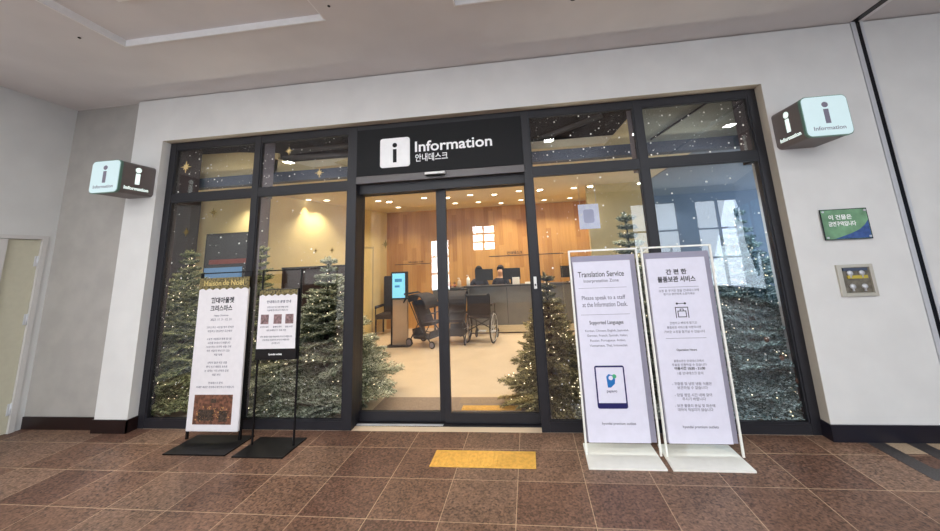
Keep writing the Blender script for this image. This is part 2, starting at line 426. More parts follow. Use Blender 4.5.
# slanting right side of the hall, curtained windows
p0, p1 = Vector((6.45, -3.2)), Vector((8.25, -9.0)); dd = (p1-p0); Ld = dd.length; ang = math.atan2(dd.y, dd.x)
Rm = Matrix.Translation((p0.x, p0.y, 0)) @ Matrix.Rotation(ang, 4, 'Z')
mb = MB(); mb.box(0, Ld, -0.08, 0.08, 0, 0.3, rot=Rm); mb.box(0, Ld, -0.08, 0.08, 2.95, ZC, rot=Rm)
for k in range(6): mb.box(Ld*k/5-.09, Ld*k/5+.09, -0.08, 0.08, 0.3, 2.95, rot=Rm)
mb.box(6.4, 10.8, -3.3, -3.1, 0, ZC)
mb.box(10.7, 10.8, -9, .3, 0, ZC)
struct(mb.build('wall_right', M['bay']))
mb = MB()
for k in range(5):
    u = Ld*k/5+.09
    for j in range(1, 4): mb.box(u, u+Ld/5-.18, -.03, .03, .3+j*.66-.02, .3+j*.66+.02, rot=Rm)
    mb.box(u+(Ld/5-.18)/2-.02, u+(Ld/5-.18)/2+.02, -.03, .03, .3, 2.95, rot=Rm)
struct(mb.build('window_30', M['fin']))
for k in range(6):
    for sgn in (-1, 1):
        if k == 0 and sgn < 0 or k == 5 and sgn > 0: continue
        u = Ld*k/5; pts = []
        nn = 26
        for i in range(nn): pts.append((u+sgn*(.02+i*.013), 0.17 + .035*sin(i*1.3)))
        q = [(a, b) for a, b in pts]+[(a, b+.006) for a, b in pts[::-1]]
        m2 = MB(); m2.prism(q, 'z', 0.1, 2.93); bmesh.ops.transform(m2.bm, matrix=Rm, verts=m2.bm.verts)
        # the curtains hang on the hall side of the wall
        bmesh.ops.transform(m2.bm, matrix=Rm @ Matrix.Diagonal((1, -1, 1, 1)) @ Rm.inverted(), verts=m2.bm.verts)
        tag(m2.build('curtain', M['curtain']), 'pale blue curtain hanging at a tall window of the hall', 'curtain', 'curtains at the hall windows')

# baseboards
struct(MB().box(OX1-0.002, 10.7, -0.012, 0.0, 0, 0.132).box(OX1-0.012, OX1, -0.012, 0.108, 0, 0.132).build('baseboard_right', M['base']))
struct(MB().box(XE-.012, OX0+0.012, -0.012, 0.0, 0, 0.132).box(OX0, OX0+0.012, -0.012, 0.108, 0, 0.132).box(XE-.012, XE, 0, YA, 0, .132).build('baseboard_left', M['base_left']))
struct(MB().box(XL, XE-.012, YA-0.012, YA, 0, 0.128).build('baseboard_alcove', M['base_left']))

# left side door
d3 = struct(empty('door_3', (XL, -0.6, 0)))
MB().box(XL-.05, XL+.012, -0.045, 0.0035, 0, 2.115).box(XL-.05, XL+.012, -1.298, 0.0035, 2.1151, 2.158).box(XL-.05, XL+.012, -1.298, -1.25, 0, 2.115).build('door_frame', M['doorframe'], d3)
MB().box(XL-.045, XL-.012, -0.315, -0.048, 0.006, 2.11).build('door_leaf', M['door'], d3)
MB().box(XL-.045, XL+.018, -1.245, -0.325, 0.006, 2.11, bev=.003).build('door_leaf', M['doorframe'], d3)
for z in (1.86, 1.2, 0.25):
    MB().box(XL-.02, XL-.004, -0.075, -0.052, z-.06, z+.06).tube([(XL-.004, -.05, z-.06), (XL-.004, -.05, z+.06)], .008).build('hinge', M['steel'], d3)
MB().tube([(XL+.018, -.40, 1.0), (XL+.07, -.40, 1.0), (XL+.07, -.52, 1.0)], .01).disc((XL+.02, -.40, 1.0), .028, 'x', .008).build('door_handle', M['steel'], d3)

# expansion joint strip up the wall and along the ceiling
t = struct(MB().box(4.195, 4.235, -.006, .05, 0.13, ZC-.004).box(4.275, 4.30, -.006, .05, 0.13, ZC-.004).build('trim_5', M['steel']))
struct(MB().box(4.235, 4.275, -.002, .05, 0.13, ZC-.004).build('trim_6', M['joint']))
struct(MB().box(4.205, 4.265, -9, 0, ZC-.006, ZC).build('trim_7', M['joint']))
struct(MB().box(4.265, 4.31, -9, 0, ZC-.006, ZC).build('trim_8', M['white']))
# inlaid floor bands by the right wall
M['inlay_black'] = mat('inlay_black', srgb(66, 62, 62), .45, noise=.2, scale=90); M['inlay_beige'] = mat('inlay_beige', srgb(182, 160, 134), .45, noise=.15, scale=90)
struct(MB().box(3.50, 3.635, -0.50, -0.013, 0, 0.0012).box(3.79, 3.93, -.36, -.013, 0, .0012).box(3.635, 4.6, -.50, -.36, 0, .0012).build('trim_9', M['inlay_black']))
struct(MB().box(3.635, 3.79, -0.17, -0.013, 0, 0.0012).box(3.93, 4.6, -.1, -.013, 0, .0012).build('trim_10', M['inlay_beige']))

# ------------------------------------------------------------------ shop front
YG = 0.125                      # glass plane
ML = [(-3.53, -3.445), (-2.365, -2.292), (-1.165, -1.062), (0.845, 0.925), (2.045, 2.125), (3.185, 3.268)]
ZB, ZT0, ZT1, ZTOP = 0.085, 2.497, 2.583, 3.165
struct(MB().box(-3.53, 3.268, 0.365, .9, OZ+.4, ZC+.1).build('wall_lintel', M['dark']))
mb = MB()
for a, b in ML: mb.box(a, b, 0.10, 0.17, 0, OZ-.001, bev=.004)
for (a, b) in ((ML[0][1], ML[1][0]), (ML[1][1], ML[2][0]), (ML[3][1], ML[4][0]), (ML[4][1], ML[5][0])):
    mb.box(a, b, 0.105, 0.165, 0, ZB); mb.box(a, b, 0.105, 0.165, ZT0, ZT1)
    mb.box(a-.0, b, 0.105, 0.165, ZTOP, OZ)
mb.box(ML[2][1], ML[3][0], 0.105, 0.165, ZTOP+.02, OZ)
struct(mb.build('trim_11', M['frame']))
mb = MB()
for i, (x, d) in enumerate(((-2.328, .345), (-1.11, .30), (0.885, .30), (2.085, .36))):
    mb.box(x-.032, x+.032, 0.17, d, 2.5 if i in (0, 3) else 0, OZ)
    if i in (0, 3): mb.box(x-.032, x+.032, 0.17, .2, 0, 2.5)
struct(mb.build('trim_12', M['fin']))
struct(MB().box(-3.53, -3.45, .17, .45, 2.5, OZ).box(-3.53, -3.45, .17, .2, 0, 2.5).box(3.19, 3.268, .17, .37, 2.5, OZ).box(3.19, 3.268, .17, .2, 0, 2.5).build('trim_13', M['findark']))
bays = [(ML[0][1], ML[1][0]), (ML[1][1], ML[2][0]), (ML[3][1], ML[4][0]), (ML[4][1], ML[5][0])]
wn = 1
WIN = {}
for i, (a, b) in enumerate(bays):
    for (z0, z1, row) in ((ZB, ZT0, 'low'), (ZT1, ZTOP, 'high')):
        w = struct(empty('window_%d' % wn, ((a+b)/2, YG, z0)))
        fr = MB(); g = .014
        fr.box(a, a+g, .11, .15, z0, z1).box(b-g, b, .11, .15, z0, z1).box(a+g, b-g, .11, .15, z0, z0+g).box(a+g, b-g, .11, .15, z1-g, z1)
        fr.build('window_frame', M['frame'], w)
        MB().box(a+g, b-g, YG, YG+.008, z0+g, z1-g).build('glass_pane', M['glass'], w)
        sn = MB()
        n = (150 if i == 3 else 95) if row == 'low' else (80 if i > 1 else 50)
        for k in range(n):
            x = random.uniform(a+.03, b-.03); z = random.uniform(z0+.03, z1-.03)
            sn.disc((x, YG-.001, z), random.choice((.003, .003, .004, .006, .009 if row == 'high' or z > 1.4 else .005)), 'y', .001, 8)
        sn.build('snow_decal', M['snow'], w)
        WIN[(i, row)] = w; wn += 1

# entrance: side posts, header, two sliding leaves
YD = 0.27
mb = MB(); mb.box(-1.165, -1.07, .17, .34, 0, 2.62); mb.box(.85, .925, .17, .34, 0, 2.62)
struct(mb.build('trim_14', M['frame']))
struct(MB().box(-1.075, .862, .10, .36, 2.545, 2.63, bev=.004).build('trim_15', M['transom']))
struct(MB().box(-1.07, .86, .18, .35, 2.44, 2.545).box(-1.07, .86, .2, .34, 0.0, 0.006).build('trim_16', M['frame']))
def leaf(n, x0, x1, y, l, r):
    d = struct(empty('door_%d' % n, ((x0+x1)/2, y, 0)))
    MB().box(x0, x0+l, y-.02, y+.02, .012, 2.50, bev=.003).box(x1-r, x1, y-.02, y+.02, .012, 2.50, bev=.003).box(x0+l, x1-r, y-.02, y+.02, .012, .105).box(x0+l, x1-r, y-.02, y+.02, 2.435, 2.50).build('door_frame', M['frame'], d)
    MB().box(x0+l, x1-r, y-.004, y+.004, .105, 2.435).build('glass_pane', M['doorglass'], d)
    return d
dl = leaf(1, -1.09, -.125, YD+.03, .022, .06)
dr = leaf(2, -.125, .87, YD, .06, .04)
MB().box(-1.06, -.14, .20, .232, .0, .010).build('threshold_track', M['steel'], dl)

# door sensor
t = empty('door_sensor', (-.13, .09, 2.59), 'small white motion sensor bar over the middle of the sliding doors', 'sensor')
MB().box(-.245, -.02, .045, .10, 2.585, 2.612, bev=.006).build('housing', M['plastic'], t)
MB().box(-.235, -.03, .05, .095, 2.572, 2.5855).build('sensor_lens', M['signblack'], t)

# black sign board over the doors
t = empty('sign_board', (-.1, .1, 2.63), 'black sign board reading Information above the sliding doors', 'sign')
MB().box(-1.062, .845, .095, .16, 2.63, ZTOP+.02, bev=.003).build('panel', M['signblack'], t)
mb = MB(); mb.prism(rrect(-.775, -.425, 2.708, 3.052, .03), 'y', .085, .095)
ic = mb.build('icon_plate', M['signwhite'], t)
mb = MB(); mb.disc((-.600, .083, 2.965), .027, 'y', .003, 20).box(-.621, -.579, .0815, .0845, 2.762, 2.918)
mb.build('icon_letter', M['signblack'], ic)
mb = MB(); text_into(mb, 'Information', -.365, .515, 2.864, 2.99, .091, .018, keep=False)
mb.build('sign_text', M['signwhite'], t)
mb = MB(); text_into(mb, '안내데스크', -.362, .012, 2.750, 2.842, .091, .012, keep=False)
mb.build('sign_text', M['signwhite'], t)

# ------------------------------------------------------------------ lit cube signs
def cube_sign(x0, x1, side, label):
    y0, z0, z1 = -0.372, 2.543, 2.912
    t = empty('cube_sign', ((x0+x1)/2, 0, (z0+z1)/2), label, 'sign', 'information cube signs beside the shop front')
    mb = MB(); mb.prism(rrect(x0+.004, x1-.004, z0+.004, z1-.004, .04), 'y', y0+.02, -.002); mb.build('body', M['cubebody'], t)
    mb = MB(); mb.prism(rrect(x0, x1, z0, z1, .045), 'y', y0+.004, y0+.03); mb.build('rim', M['cubeedge'], t)
    mb = MB(); mb.prism(rrect(x0+.008, x1-.008, z0+.008, z1-.008, .04), 'y', y0-.002, y0+.006); fc = mb.build('lit_face', M['cubelight'], t)
    cx = (x0+x1)/2
    mb = MB(); mb.disc((cx, y0-.003, z0+.285), .025, 'y', .002, 20).box(cx-.02, cx+.02, y0-.004, y0-.002, z0+.115, z0+.245)
    text_into(mb, 'Information', cx-.125, cx+.125, z0+.055, z0+.09, y0-.003, .01, keep=False)
    mb.build('face_lettering', M['cubeink'], fc)
    xs = x1-.004 if side == 'x+' else x0+.004; xo = xs+.002*(1 if side == 'x+' else -1); cy = (y0)/2-.0
    mb = MB(); mb.disc((xo, cy, z0+.285), .03, 'x', .003, 20).box(xo-.0015, xo+.0015, cy-.022, cy+.022, z0+.12, z0+.245)
    text_into(mb, 'Information', cy-.125, cy+.125, z0+.05, z0+.088, xo, .03, face=side, keep=False)
    mb.build('side_lettering', M['cubeglow'], t)
cube_sign(-3.925, -3.563, 'x+', 'lit cube sign on the wall left of the shop front')
cube_sign(3.29, 3.662, 'x-', 'lit cube sign on the wall right of the shop front, above the green plaque')

# ------------------------------------------------------------------ plaques on the right wall
t = empty('wall_plaque', (3.716, 0, 1.80), 'green and blue no smoking plaque on the right wall', 'plaque')
MB().box(3.53, 3.905, -.022, -.014, 1.67, 1.935).build('plaque_panel', mat('plaque_green', srgb(116, 156, 120), .25, noise=.25, scale=8), t)
mb = MB(); mb.prism([(3.60, 1.672), (3.902, 1.672), (3.902, 1.83), (3.87, 1.79), (3.82, 1.75), (3.74, 1.715), (3.66, 1.69)], 'y', -.0235, -.0215); mb.build('blue_swoosh', mat('plaque_blue', srgb(66, 92, 150), .25, noise=.2), t)
mb = TL(); text_into(mb, '이 건물은', 3.585, 3.775, 1.845, 1.89, -.0235, .02, keep=False); text_into(mb, '금연구역입니다', 3.575, 3.80, 1.785, 1.83, -.0235, .02, keep=False); mb.build('plaque_text', M['signwhite'], t)
mb = MB()
mb.box(3.523, 3.912, -.021, -.015, 1.663, 1.67).box(3.523, 3.912, -.021, -.015, 1.935, 1.942).box(3.523, 3.53, -.021, -.015, 1.67, 1.935).box(3.905, 3.912, -.021, -.015, 1.67, 1.935); mb.build('plaque_edge', M['joint'], t)
for x in (3.545, 3.89):
    for z in (1.685, 1.92): MB().tube([(x, 0, z), (x, -.03, z)], .009, 10).build('bolt', M['steel'], t)
t = empty('valve_box', (3.706, 0, 1.30), 'square metal framed recessed box below the green plaque', 'box')
MB().box(3.563, 3.60, -.02, 0, 1.165, 1.441, bev=.003).box(3.825, 3.853, -.02, 0, 1.165, 1.441, bev=.003).box(3.60, 3.825, -.02, 0, 1.165, 1.195, bev=.003).box(3.60, 3.825, -.02, 0, 1.415, 1.441, bev=.003).build('frame', mat('box_frame', srgb(196, 190, 176), .35, .3), t)
MB().box(3.60, 3.825, -.004, 0, 1.195, 1.415).build('back_plate', mat('box_back', srgb(120, 112, 98), .4, .4, noise=.3, scale=20), t)
MB().box(3.615, 3.81, -.014, -.004, 1.385, 1.41).build('label_strip', mat('box_grey', srgb(70, 80, 100), .5), t)
MB().box(3.64, 3.80, -.016, -.004, 1.318, 1.345).build('label_strip', mat('box_yellow', srgb(196, 176, 70), .5), t)
for x in (3.665, 3.76):
    for z in (1.365, 1.25): MB().ball((x, -.012, z), .024, 2, (1, .6, 1)).tube([(x, -.012, z), (x, -.012, z-.04)], .008).build('valve_cap', M['steel'], t)

# ------------------------------------------------------------------ tactile paving
def tactile(x0, x1, y0, y1, zb, label):
    t = empty('tactile_paving', ((x0+x1)/2, (y0+y1)/2, zb), label, 'tactile paving')
    MB().box(x0, x1, y0, y1, zb, zb+.006).build('pad', M['yellow'], t)
    mb = MB(); n = int((x1-x0)/.036)
    for i in range(n):
        x = x0+.018+i*(x1-x0-.02)/n; mb.box(x-.006, x+.007, y0+.02, y1-.02, zb+.006, zb+.010)
    mb.build('ridges', M['yellow'], t)
tactile(-.088, .776, -.466, -.231, 0, 'yellow ridged tactile strip on the granite floor in front of the doors')

# ceiling sprinklers
for x, y, r, lab in ((-3.13, -1.14, .012, 'tiny ceiling sprinkler left of the coffer'), (-.71, -1.11, .012, 'tiny ceiling sprinkler at the right corner of the left coffer'), (1.36, -.83, .028, 'dark round sprinkler on the ceiling at the top edge')):
    t = empty('sprinkler', (x, y, ZC), lab, 'sprinkler')
    MB().lathe([(r, 0), (r, -.004), (r*.6, -.008), (r*.3, -.010)], (x, y, ZC), 12).build('head', M['blackmetal'], t)
# ------------------------------------------------------------------ black poster stands
def stand_black(nm, x0, x1, bx0, bx1, yb0, yb1, yp, ztop, label, pr=.010):
    t = empty(nm, ((bx0+bx1)/2, (yb0+yb1)/2, 0), label, 'poster stand', 'black poster stands left of the doors')
    MB().box(bx0, bx1, yb0, yb1, 0, .012, bev=.003).build('base_plate', M['blackmetal'], t)
    for x in (x0, x1): MB().box(x-pr, x+pr, yp-pr, yp+pr, .012, ztop-.012).build('post', M['blackmetal'], t)
    MB().box(x0-pr, x1+pr, yp-pr, yp+pr, ztop-.012, ztop).build('top_bar', M['blackmetal'], t)
    return t
t = stand_black('poster_stand', -2.675, -2.095, -2.645, -2.01, -.38, -.03, -.12, 1.63, 'black poster stand with a long white poster, leftmost by the window')
def lean(bm_obj): pass
yq = -.165
bd = MB().box(-2.655, -2.085, yq, yq+.025, .10, 1.465, bev=.008).build('poster_board', M['paper_b'], t)
mb = MB(); top = [(-2.655+.57*i/14, 1.462 + (.012 if i % 2 else -.012)) for i in range(15)]
mb.prism([(-2.655, 1.575), (-2.085, 1.575)][::-1]+top, 'y', yq-.002, yq+.012); hd = mb.build('garland_header', M['garland'], bd)
mb = TL(); text_into(mb, 'Maison', -2.60, -2.40, 1.49, 1.55, yq-.003, .01); text_into(mb, 'de', -2.38, -2.31, 1.495, 1.55, yq-.003, .01); text_into(mb, 'Noël', -2.285, -2.14, 1.49, 1.55, yq-.003, .01); mb.build('header_text', M['goldink'], hd)
mb = TL(); text_into(mb, '현대아울렛', -2.50, -2.235, 1.315, 1.375, yq-.0005, .03, keep=False); text_into(mb, '크리스마스', -2.50, -2.25, 1.235, 1.295, yq-.0005, .03, keep=False); mb.build('poster_title', M['ink'], bd)
mb = TL()
LN = ['Happy Christmas', '2023. 11. 3 - 12. 31', '', '크리스마스 시즌을 맞아 준비한', '따뜻하고 환상적인 공간에서', '', '소중한 사람들과 함께 즐거운', '시간을 보내시기 바랍니다', '크리스마스 트리와 선물 가게', '작은 마을의 이야기가 있는', '겨울 축제', '', '산타의 집과 작은 상점', '편지 쓰기 체험과 포토존', '눈 내리는 거리 산책과 공연', '매일 저녁', '', '안내데스크 문의', '자세한 내용은 현장에서 확인하시기 바랍니다']
for i, s in enumerate(LN):
    if s:
        z = 1.19-i*.038; w = min(.42, .021*len(s)); text_into(mb, s, -2.37-w/2, -2.37+w/2, z-.011, z+.011, yq-.0005, .004)
mb.build('poster_body_text', M['inkgrey'], bd)
mb = MB(); mb.box(-2.585, -2.165, yq-.002, yq, .165, .435); ph = mb.build('poster_photo', M['foto'], bd)
mb = MB()
for k in range(46): mb.disc((random.uniform(-2.56, -2.19), yq-.003, random.uniform(.19, .33)), random.uniform(.003, .007), 'y', .001, 6)
tag(mb.build('photo_lights', mat('photo_gold', srgb(196, 150, 90), .5), ph), kind='stuff')
MB().box(-2.53, -2.36, yq-.0035, yq-.0022, .20, .30).box(-2.30, -2.21, yq-.0035, yq-.0022, .19, .29).box(-2.40, -2.34, yq-.0035, yq-.0022, .36, .40).build('photo_shapes', mat('photo_dark', srgb(70, 56, 46), .5, noise=.6, scale=60), ph)

t = stand_black('poster_stand', -1.895, -1.470, -1.925, -1.430, -.40, -.06, -.20, 1.63, 'slim black stand with a small notice board, nearer the doors', .007)
yq = -.228
bd = MB().box(-1.905, -1.475, yq, yq+.022, .77, 1.44, bev=.003).build('notice_board', M['blackmetal'], t)
pp = MB().box(-1.895, -1.485, yq-.003, yq, .872, 1.43).build('notice_paper', M['paper_b'], bd)
mb = MB(); top = [(-1.895+.41*i/12, 1.382 + (.008 if i % 2 else -.008)) for i in range(13)]
mb.prism([(-1.485, 1.432), (-1.895, 1.432)]+top, 'y', yq-.005, yq-.003); mb.build('garland_header', M['garland'], pp)
mb = TL(); text_into(mb, '안내데스크 운영 안내', -1.81, -1.55, 1.30, 1.335, yq-.004, .02)
mb.build('notice_title', M['inkgrey'], pp)
mb = TL()
for z, s in ((1.265, '운영 시간 및 이용 방법 안내'), (1.235, '이용에 참고하시기 바랍니다'), (1.045, '1층 안내데스크  무료 이용'), (.985, '대여 물품은 당일 반납하여 주시기 바랍니다'), (.955, '신분증을 지참하여 주시기 바랍니다'), (.925, '감사합니다')):
    w = min(.34, .017*len(s)); text_into(mb, s, -1.69-w/2, -1.69+w/2, z-.009, z+.009, yq-.004, .004)
for xx, st in ((-1.823, '유모차 대여'), (-1.683, '휠체어 대여'), (-1.558, '물품 보관')): text_into(mb, st, xx-.045, xx+.045, 1.068, 1.086, yq-.004, .004)
mb.build('notice_text', M['inkgrey'], pp)
for x in (-1.865, -1.725, -1.60):
    MB().box(x, x+.085, yq-.0045, yq-.003, 1.105, 1.195).build('notice_photo', M['foto2'], pp)
mb = TL(); text_into(mb, 'hyundai outlets', -1.79, -1.59, .808, .83, yq-.001, .03); mb.build('board_text', M['signwhite'], bd)

# ------------------------------------------------------------------ white poster stands
def stand_white(x0, x1, bx0, bx1, label):
    t = empty('sign_stand', ((bx0+bx1)/2, -.28, 0), label, 'sign stand', 'white framed sign stands right of the doors')
    MB().prism([(bx0, -.458), (bx1, -.458), (bx1-.005, -.10), (bx0+.01, -.10)], 'z', 0, .014).build('base_plate', M['whitemetal'], t)
    for x in (x0, x1): MB().box(x-.008, x+.008, -.288, -.272, .014, 1.665).build('post', M['whitemetal'], t)
    MB().box(x0-.008, x1+.008, -.288, -.272, 1.665, 1.68).build('top_bar', M['whitemetal'], t)
    MB().box(x0+.012, x1-.012, -.262, -.236, .10, 1.625, bev=.003).build('back_panel', M['paneledge'], t)
    pn = MB().box(x0+.022, x1-.070, -.305, -.272, .115, 1.575, bev=.002).build('poster_panel', M['paper'], t)
    MB().box(x0+.03, x1-.085, -.272, -.262, .2, 1.5).build('spacer', M['paneledge'], t)
    return t, pn
t, pn = stand_white(1.196, 1.782, 1.182, 1.764, 'white stand with the Translation Service poster, beside the door')
yq = -.3055
mb = TL(); text_into(mb, 'Translation Service', 1.255, 1.65, 1.44, 1.488, yq, .008, keep=False); text_into(mb, 'Supported Languages', 1.315, 1.60, 1.03, 1.07, yq, .01, keep=False); mb.build('poster_title', M['ink'], pn)
mb = TL(); text_into(mb, 'Interpretation Zone', 1.30, 1.60, 1.385, 1.42, yq, .006, keep=False)
text_into(mb, 'Please speak to a staff', 1.27, 1.64, 1.235, 1.28, yq, .006, keep=False); text_into(mb, 'at the Information Desk.', 1.27, 1.65, 1.185, 1.225, yq, .006, keep=False)
for z, s in ((.985, 'Korean, Chinese, English, Japanese,'), (.945, 'German, French, Spanish, Italian,'), (.905, 'Russian, Portuguese, Arabic,'), (.865, 'Vietnamese, Thai, Indonesian')):
    w = .40*len(s)/36; text_into(mb, s, 1.455-w/2, 1.455+w/2, z-.012, z+.012, yq, .004)
text_into(mb, 'hyundai premium outlets', 1.34, 1.61, .243, .27, yq, .01)
mb.build('poster_text', M['inkgrey'], pn)
for z in (1.345, 1.12): MB().box(1.25, 1.66, yq-.0008, yq, z-.0012, z+.0012).build('divider_line', M['inkgrey'], pn)
mb = MB(); mb.prism(rrect(1.318, 1.562, .372, .705, .016), 'y', yq-.002, yq+.001); tb = mb.build('tablet_picture', M['navy'], pn)
MB().box(1.330, 1.550, yq-.003, yq-.002, .415, .692).build('tablet_screen', M['paper'], tb)
mb = MB(); mb.prism([(1.415, .535), (1.44, .535), (1.475, .565), (1.48, .60), (1.46, .63), (1.43, .64), (1.41, .62)], 'y', yq-.0045, yq-.003); mb.build('app_emblem', M['blue'], tb)
mb = MB(); mb.disc((1.475, yq-.005, .622), .017, 'y', .001, 12); mb.build('app_emblem_dot', M['greenink'], tb)
mb = MB(); mb.disc((1.445, yq-.0052, .61), .018, 'y', .001, 12); mb.build('app_emblem_eye', M['paper'], tb)
mb = TL(); text_into(mb, 'papago', 1.39, 1.50, .49, .512, yq-.003, .02); mb.build('app_text', M['inkgrey'], tb)

t, pn = stand_white(1.828, 2.402, 1.805, 2.388, 'white stand with the luggage storage poster, beside the right window')
mb = TL(); text_into(mb, '간 편 한', 2.0, 2.17, 1.435, 1.48, yq, .03, keep=False); text_into(mb, '물품보관 서비스', 1.925, 2.235, 1.37, 1.42, yq, .03, keep=False); mb.build('poster_title', M['ink'], pn)
mb = TL()
for z, s in ((1.30, '쇼핑 중 무거운 짐을 안내데스크에'), (1.272, '맡기고 편안하게 쇼핑하세요'), (1.035, '간편하고 빠르게 맡기고'), (1.0, '물품보관 서비스를 이용하시면'), (.965, '가벼운 쇼핑을 즐기실 수 있습니다'), (.735, '물품보관은 안내데스크에서'), (.705, '무료로 이용하실 수 있습니다'), (.64, '1층 안내데스크 문의'),
             (.56, '- 귀중품 및 냉장 냉동 식품은'), (.53, '  보관하실 수 없습니다'), (.475, '- 당일 영업 시간 내에 찾아'), (.445, '  주시기 바랍니다'), (.395, '- 보관 물품의 분실 및 파손에'), (.365, '  대하여 책임지지 않습니다')):
    w = .018*len(s); text_into(mb, s, 2.085-w/2, 2.085+w/2, z-.013, z+.013, yq, .004)
text_into(mb, 'hyundai premium outlets', 1.97, 2.24, .222, .25, yq, .012)
mb.build('poster_text', M['inkgrey'], pn)
mb = TL(); text_into(mb, 'Operation Hours', 2.0, 2.165, .808, .83, yq, .02); text_into(mb, '이용시간 10:30 - 21:00', 1.96, 2.21, .665, .69, yq, .03); mb.build('poster_subtitle', M['ink'], pn)
for z in (.912, 1.328): MB().box(1.93, 2.25, yq-.0008, yq, z, z+.0025).build('divider_line', M['inkgrey'], pn)
mb = MB()
for a, b, c, d in ((2.035, 2.14, 1.158, 1.164), (2.035, 2.041, 1.075, 1.164), (2.134, 2.14, 1.075, 1.164), (2.052, 2.122, 1.128, 1.134), (2.052, 2.058, 1.08, 1.134), (2.116, 2.122, 1.08, 1.134), (2.052, 2.122, 1.08, 1.086), (2.072, 2.078, 1.134, 1.148), (2.096, 2.102, 1.134, 1.148), (2.072, 2.102, 1.145, 1.15), (2.06, 2.115, 1.19, 1.195)):
    mb.box(a, b, yq-.0015, yq, c, d)
mb.disc((2.055, yq-.001, 1.1925), .009, 'y', .001, 10); mb.disc((2.12, yq-.001, 1.1925), .009, 'y', .001, 10)
mb.build('luggage_icon', M['ink'], pn)

# ------------------------------------------------------------------ office interior
HC, YW = 2.95, 5.2
struct(MB().box(-6.6, 7.5, .10, 9.2, -.12, 0).build('floor', M['officefloor']))
struct(MB().box(-6.6, 7.5, .62, 9.2, HC, HC+.1).build('ceiling', M['ceil_in']))
struct(MB().box(-2.84, 2.9, YW, YW+.12, 0, HC).build('wall_back', M['wood']))
mb = MB(); mb.box(-6.6, -3.69, 2.05, 2.15, 0, HC)
mb.prism([(-3.69, 2.05), (-2.84, YW), (-2.84, YW+.12), (-2.96, YW+.12), (-3.80, 2.15)], 'z', 0, HC)
mb.box(-6.6, -6.5, .1, 2.05, 0, HC)
struct(mb.build('wall_left', M['cream']))
struct(MB().prism([(2.02, 3.2), (3.15, 3.2), (3.15, 5.2), (2.35, 5.2), (2.35, 3.9)], 'z', 0, HC).build('wall_right', M['cream']))
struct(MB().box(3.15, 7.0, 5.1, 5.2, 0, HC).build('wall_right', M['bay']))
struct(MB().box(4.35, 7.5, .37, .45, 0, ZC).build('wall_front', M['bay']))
struct(MB().box(-6.5, -3.69, 2.03, 2.05, 0, .1).build('baseboard_back', M['brown']))
M['bayceil'] = mat('bay_ceiling', srgb(140, 148, 160), .8)  # mirrored hall's blue put into the colour of an added bay ceiling panel
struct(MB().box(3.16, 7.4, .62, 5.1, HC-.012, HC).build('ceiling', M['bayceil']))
struct(MB().box(-5.56, -5.08, 1.86, 2.04, 0, HC).build('trim_19', M['findark']))
struct(MB().box(-3.86, -3.69, 1.86, 2.04, 0, HC).build('trim_20', M['fin']))
# over the office ceiling: beam, boards and the dark void seen in the upper panes
struct(MB().box(-6.5, 7, .50, .62, 2.755, 2.885).build('beam', M['beam']))
mb = MB()
mb.prism([(-3.7, 2.885), (-2.42, 2.885), (-2.42, 3.17), (-3.0, 3.23), (-3.7, 3.25)], 'y', .56, .60)
mb.prism([(-2.52, 2.885), (-1.75, 2.885), (-2.4, 3.08), (-2.52, 3.10)], 'y', .56, .60)
mb.prism([(-1.62, 2.975), (-1.36, 3.03), (-1.36, 2.885)], 'y', .56, .60)
mb.prism([(1.79, 2.885), (2.18, 2.885), (2.18, 3.28)], 'y', .56, .60)
struct(mb.build('trim_17', M['tan']))
struct(MB().box(2.3, 3.7, .56, .60, 2.885, 3.70).build('trim_18', M['taupe']))
struct(MB().box(-6.5, 7, 1.5, 1.6, HC+.1, ZC+.2).box(-6.5, 7, .37, 1.6, ZC+.1, ZC+.2).build('wall_void', M['dark']))
for k, (a, b, lab) in enumerate((((-2.45, .7, 3.14), (-1.3, .75, 3.12), 'grey duct sloping down behind the second upper pane'), ((-2.5, .9, 3.3), (-1.2, .9, 3.32), 'level grey duct in the dark void behind the second upper pane'), ((1.0, .8, 3.12), (1.9, .85, 3.4), 'grey duct rising behind the upper pane right of the sign board'))):
    tag(MB().tube([a, b], .035, 12).build('duct', M['duct']), lab, 'duct', 'ducts above the office ceiling')
tag(MB().tube([(2.35, .545, 2.93), (3.2, .545, 3.42)], .012, 8).build('conduit', M['joint']), 'thin dark conduit slanting behind the upper right pane', 'conduit')  # dark rod imitates the hall ceiling strip mirrored in the glass

# downlights
DL = [(-2.26, 3.35), (-1.26, 3.37), (-.28, 3.38), (.73, 3.31), (1.83, 3.39), (-2.2, 4.35), (-.79, 4.3), (-.25, 4.36), (.26, 4.72), (.75, 4.45), (1.30, 4.68), (1.9, 4.63), (-3.95, 1.75), (-3.15, 2.9), (4.07, 3.67), (4.28, 4.6)]
for i, (x, y) in enumerate(DL):
    t = empty('downlight', (x, y, HC), 'round recessed downlight in the office ceiling', 'light', 'downlights in the office ceiling')
    MB().lathe([(.055, 0), (.06, -.004), (.075, -.004), (.075, 0)], (x, y, HC), 20).build('bezel', M['white'], t)
    MB().lathe([(.0015, -.003), (.054, -.003), (.054, 0.0), (.0015, 0)], (x, y, HC-.002), 20).build('lens', M['downlight'], t)
    l = bpy.data.lights.new('downlight_lamp', 'SPOT'); l.energy = 60 if x > 3.5 else 62; l.color = (1.0, .90, .72) if x < 3.5 else (.8, .9, 1)
    if x > 3.5: l.energy = 20  # the two bay lights imitate hall lights mirrored in the glass
    l.spot_size = radians(125); l.spot_blend = .7; l.shadow_soft_size = .05
    o = bpy.data.objects.new('downlight_lamp', l); COL.objects.link(o); o.parent = t; o.location = (0, 0, -.02)
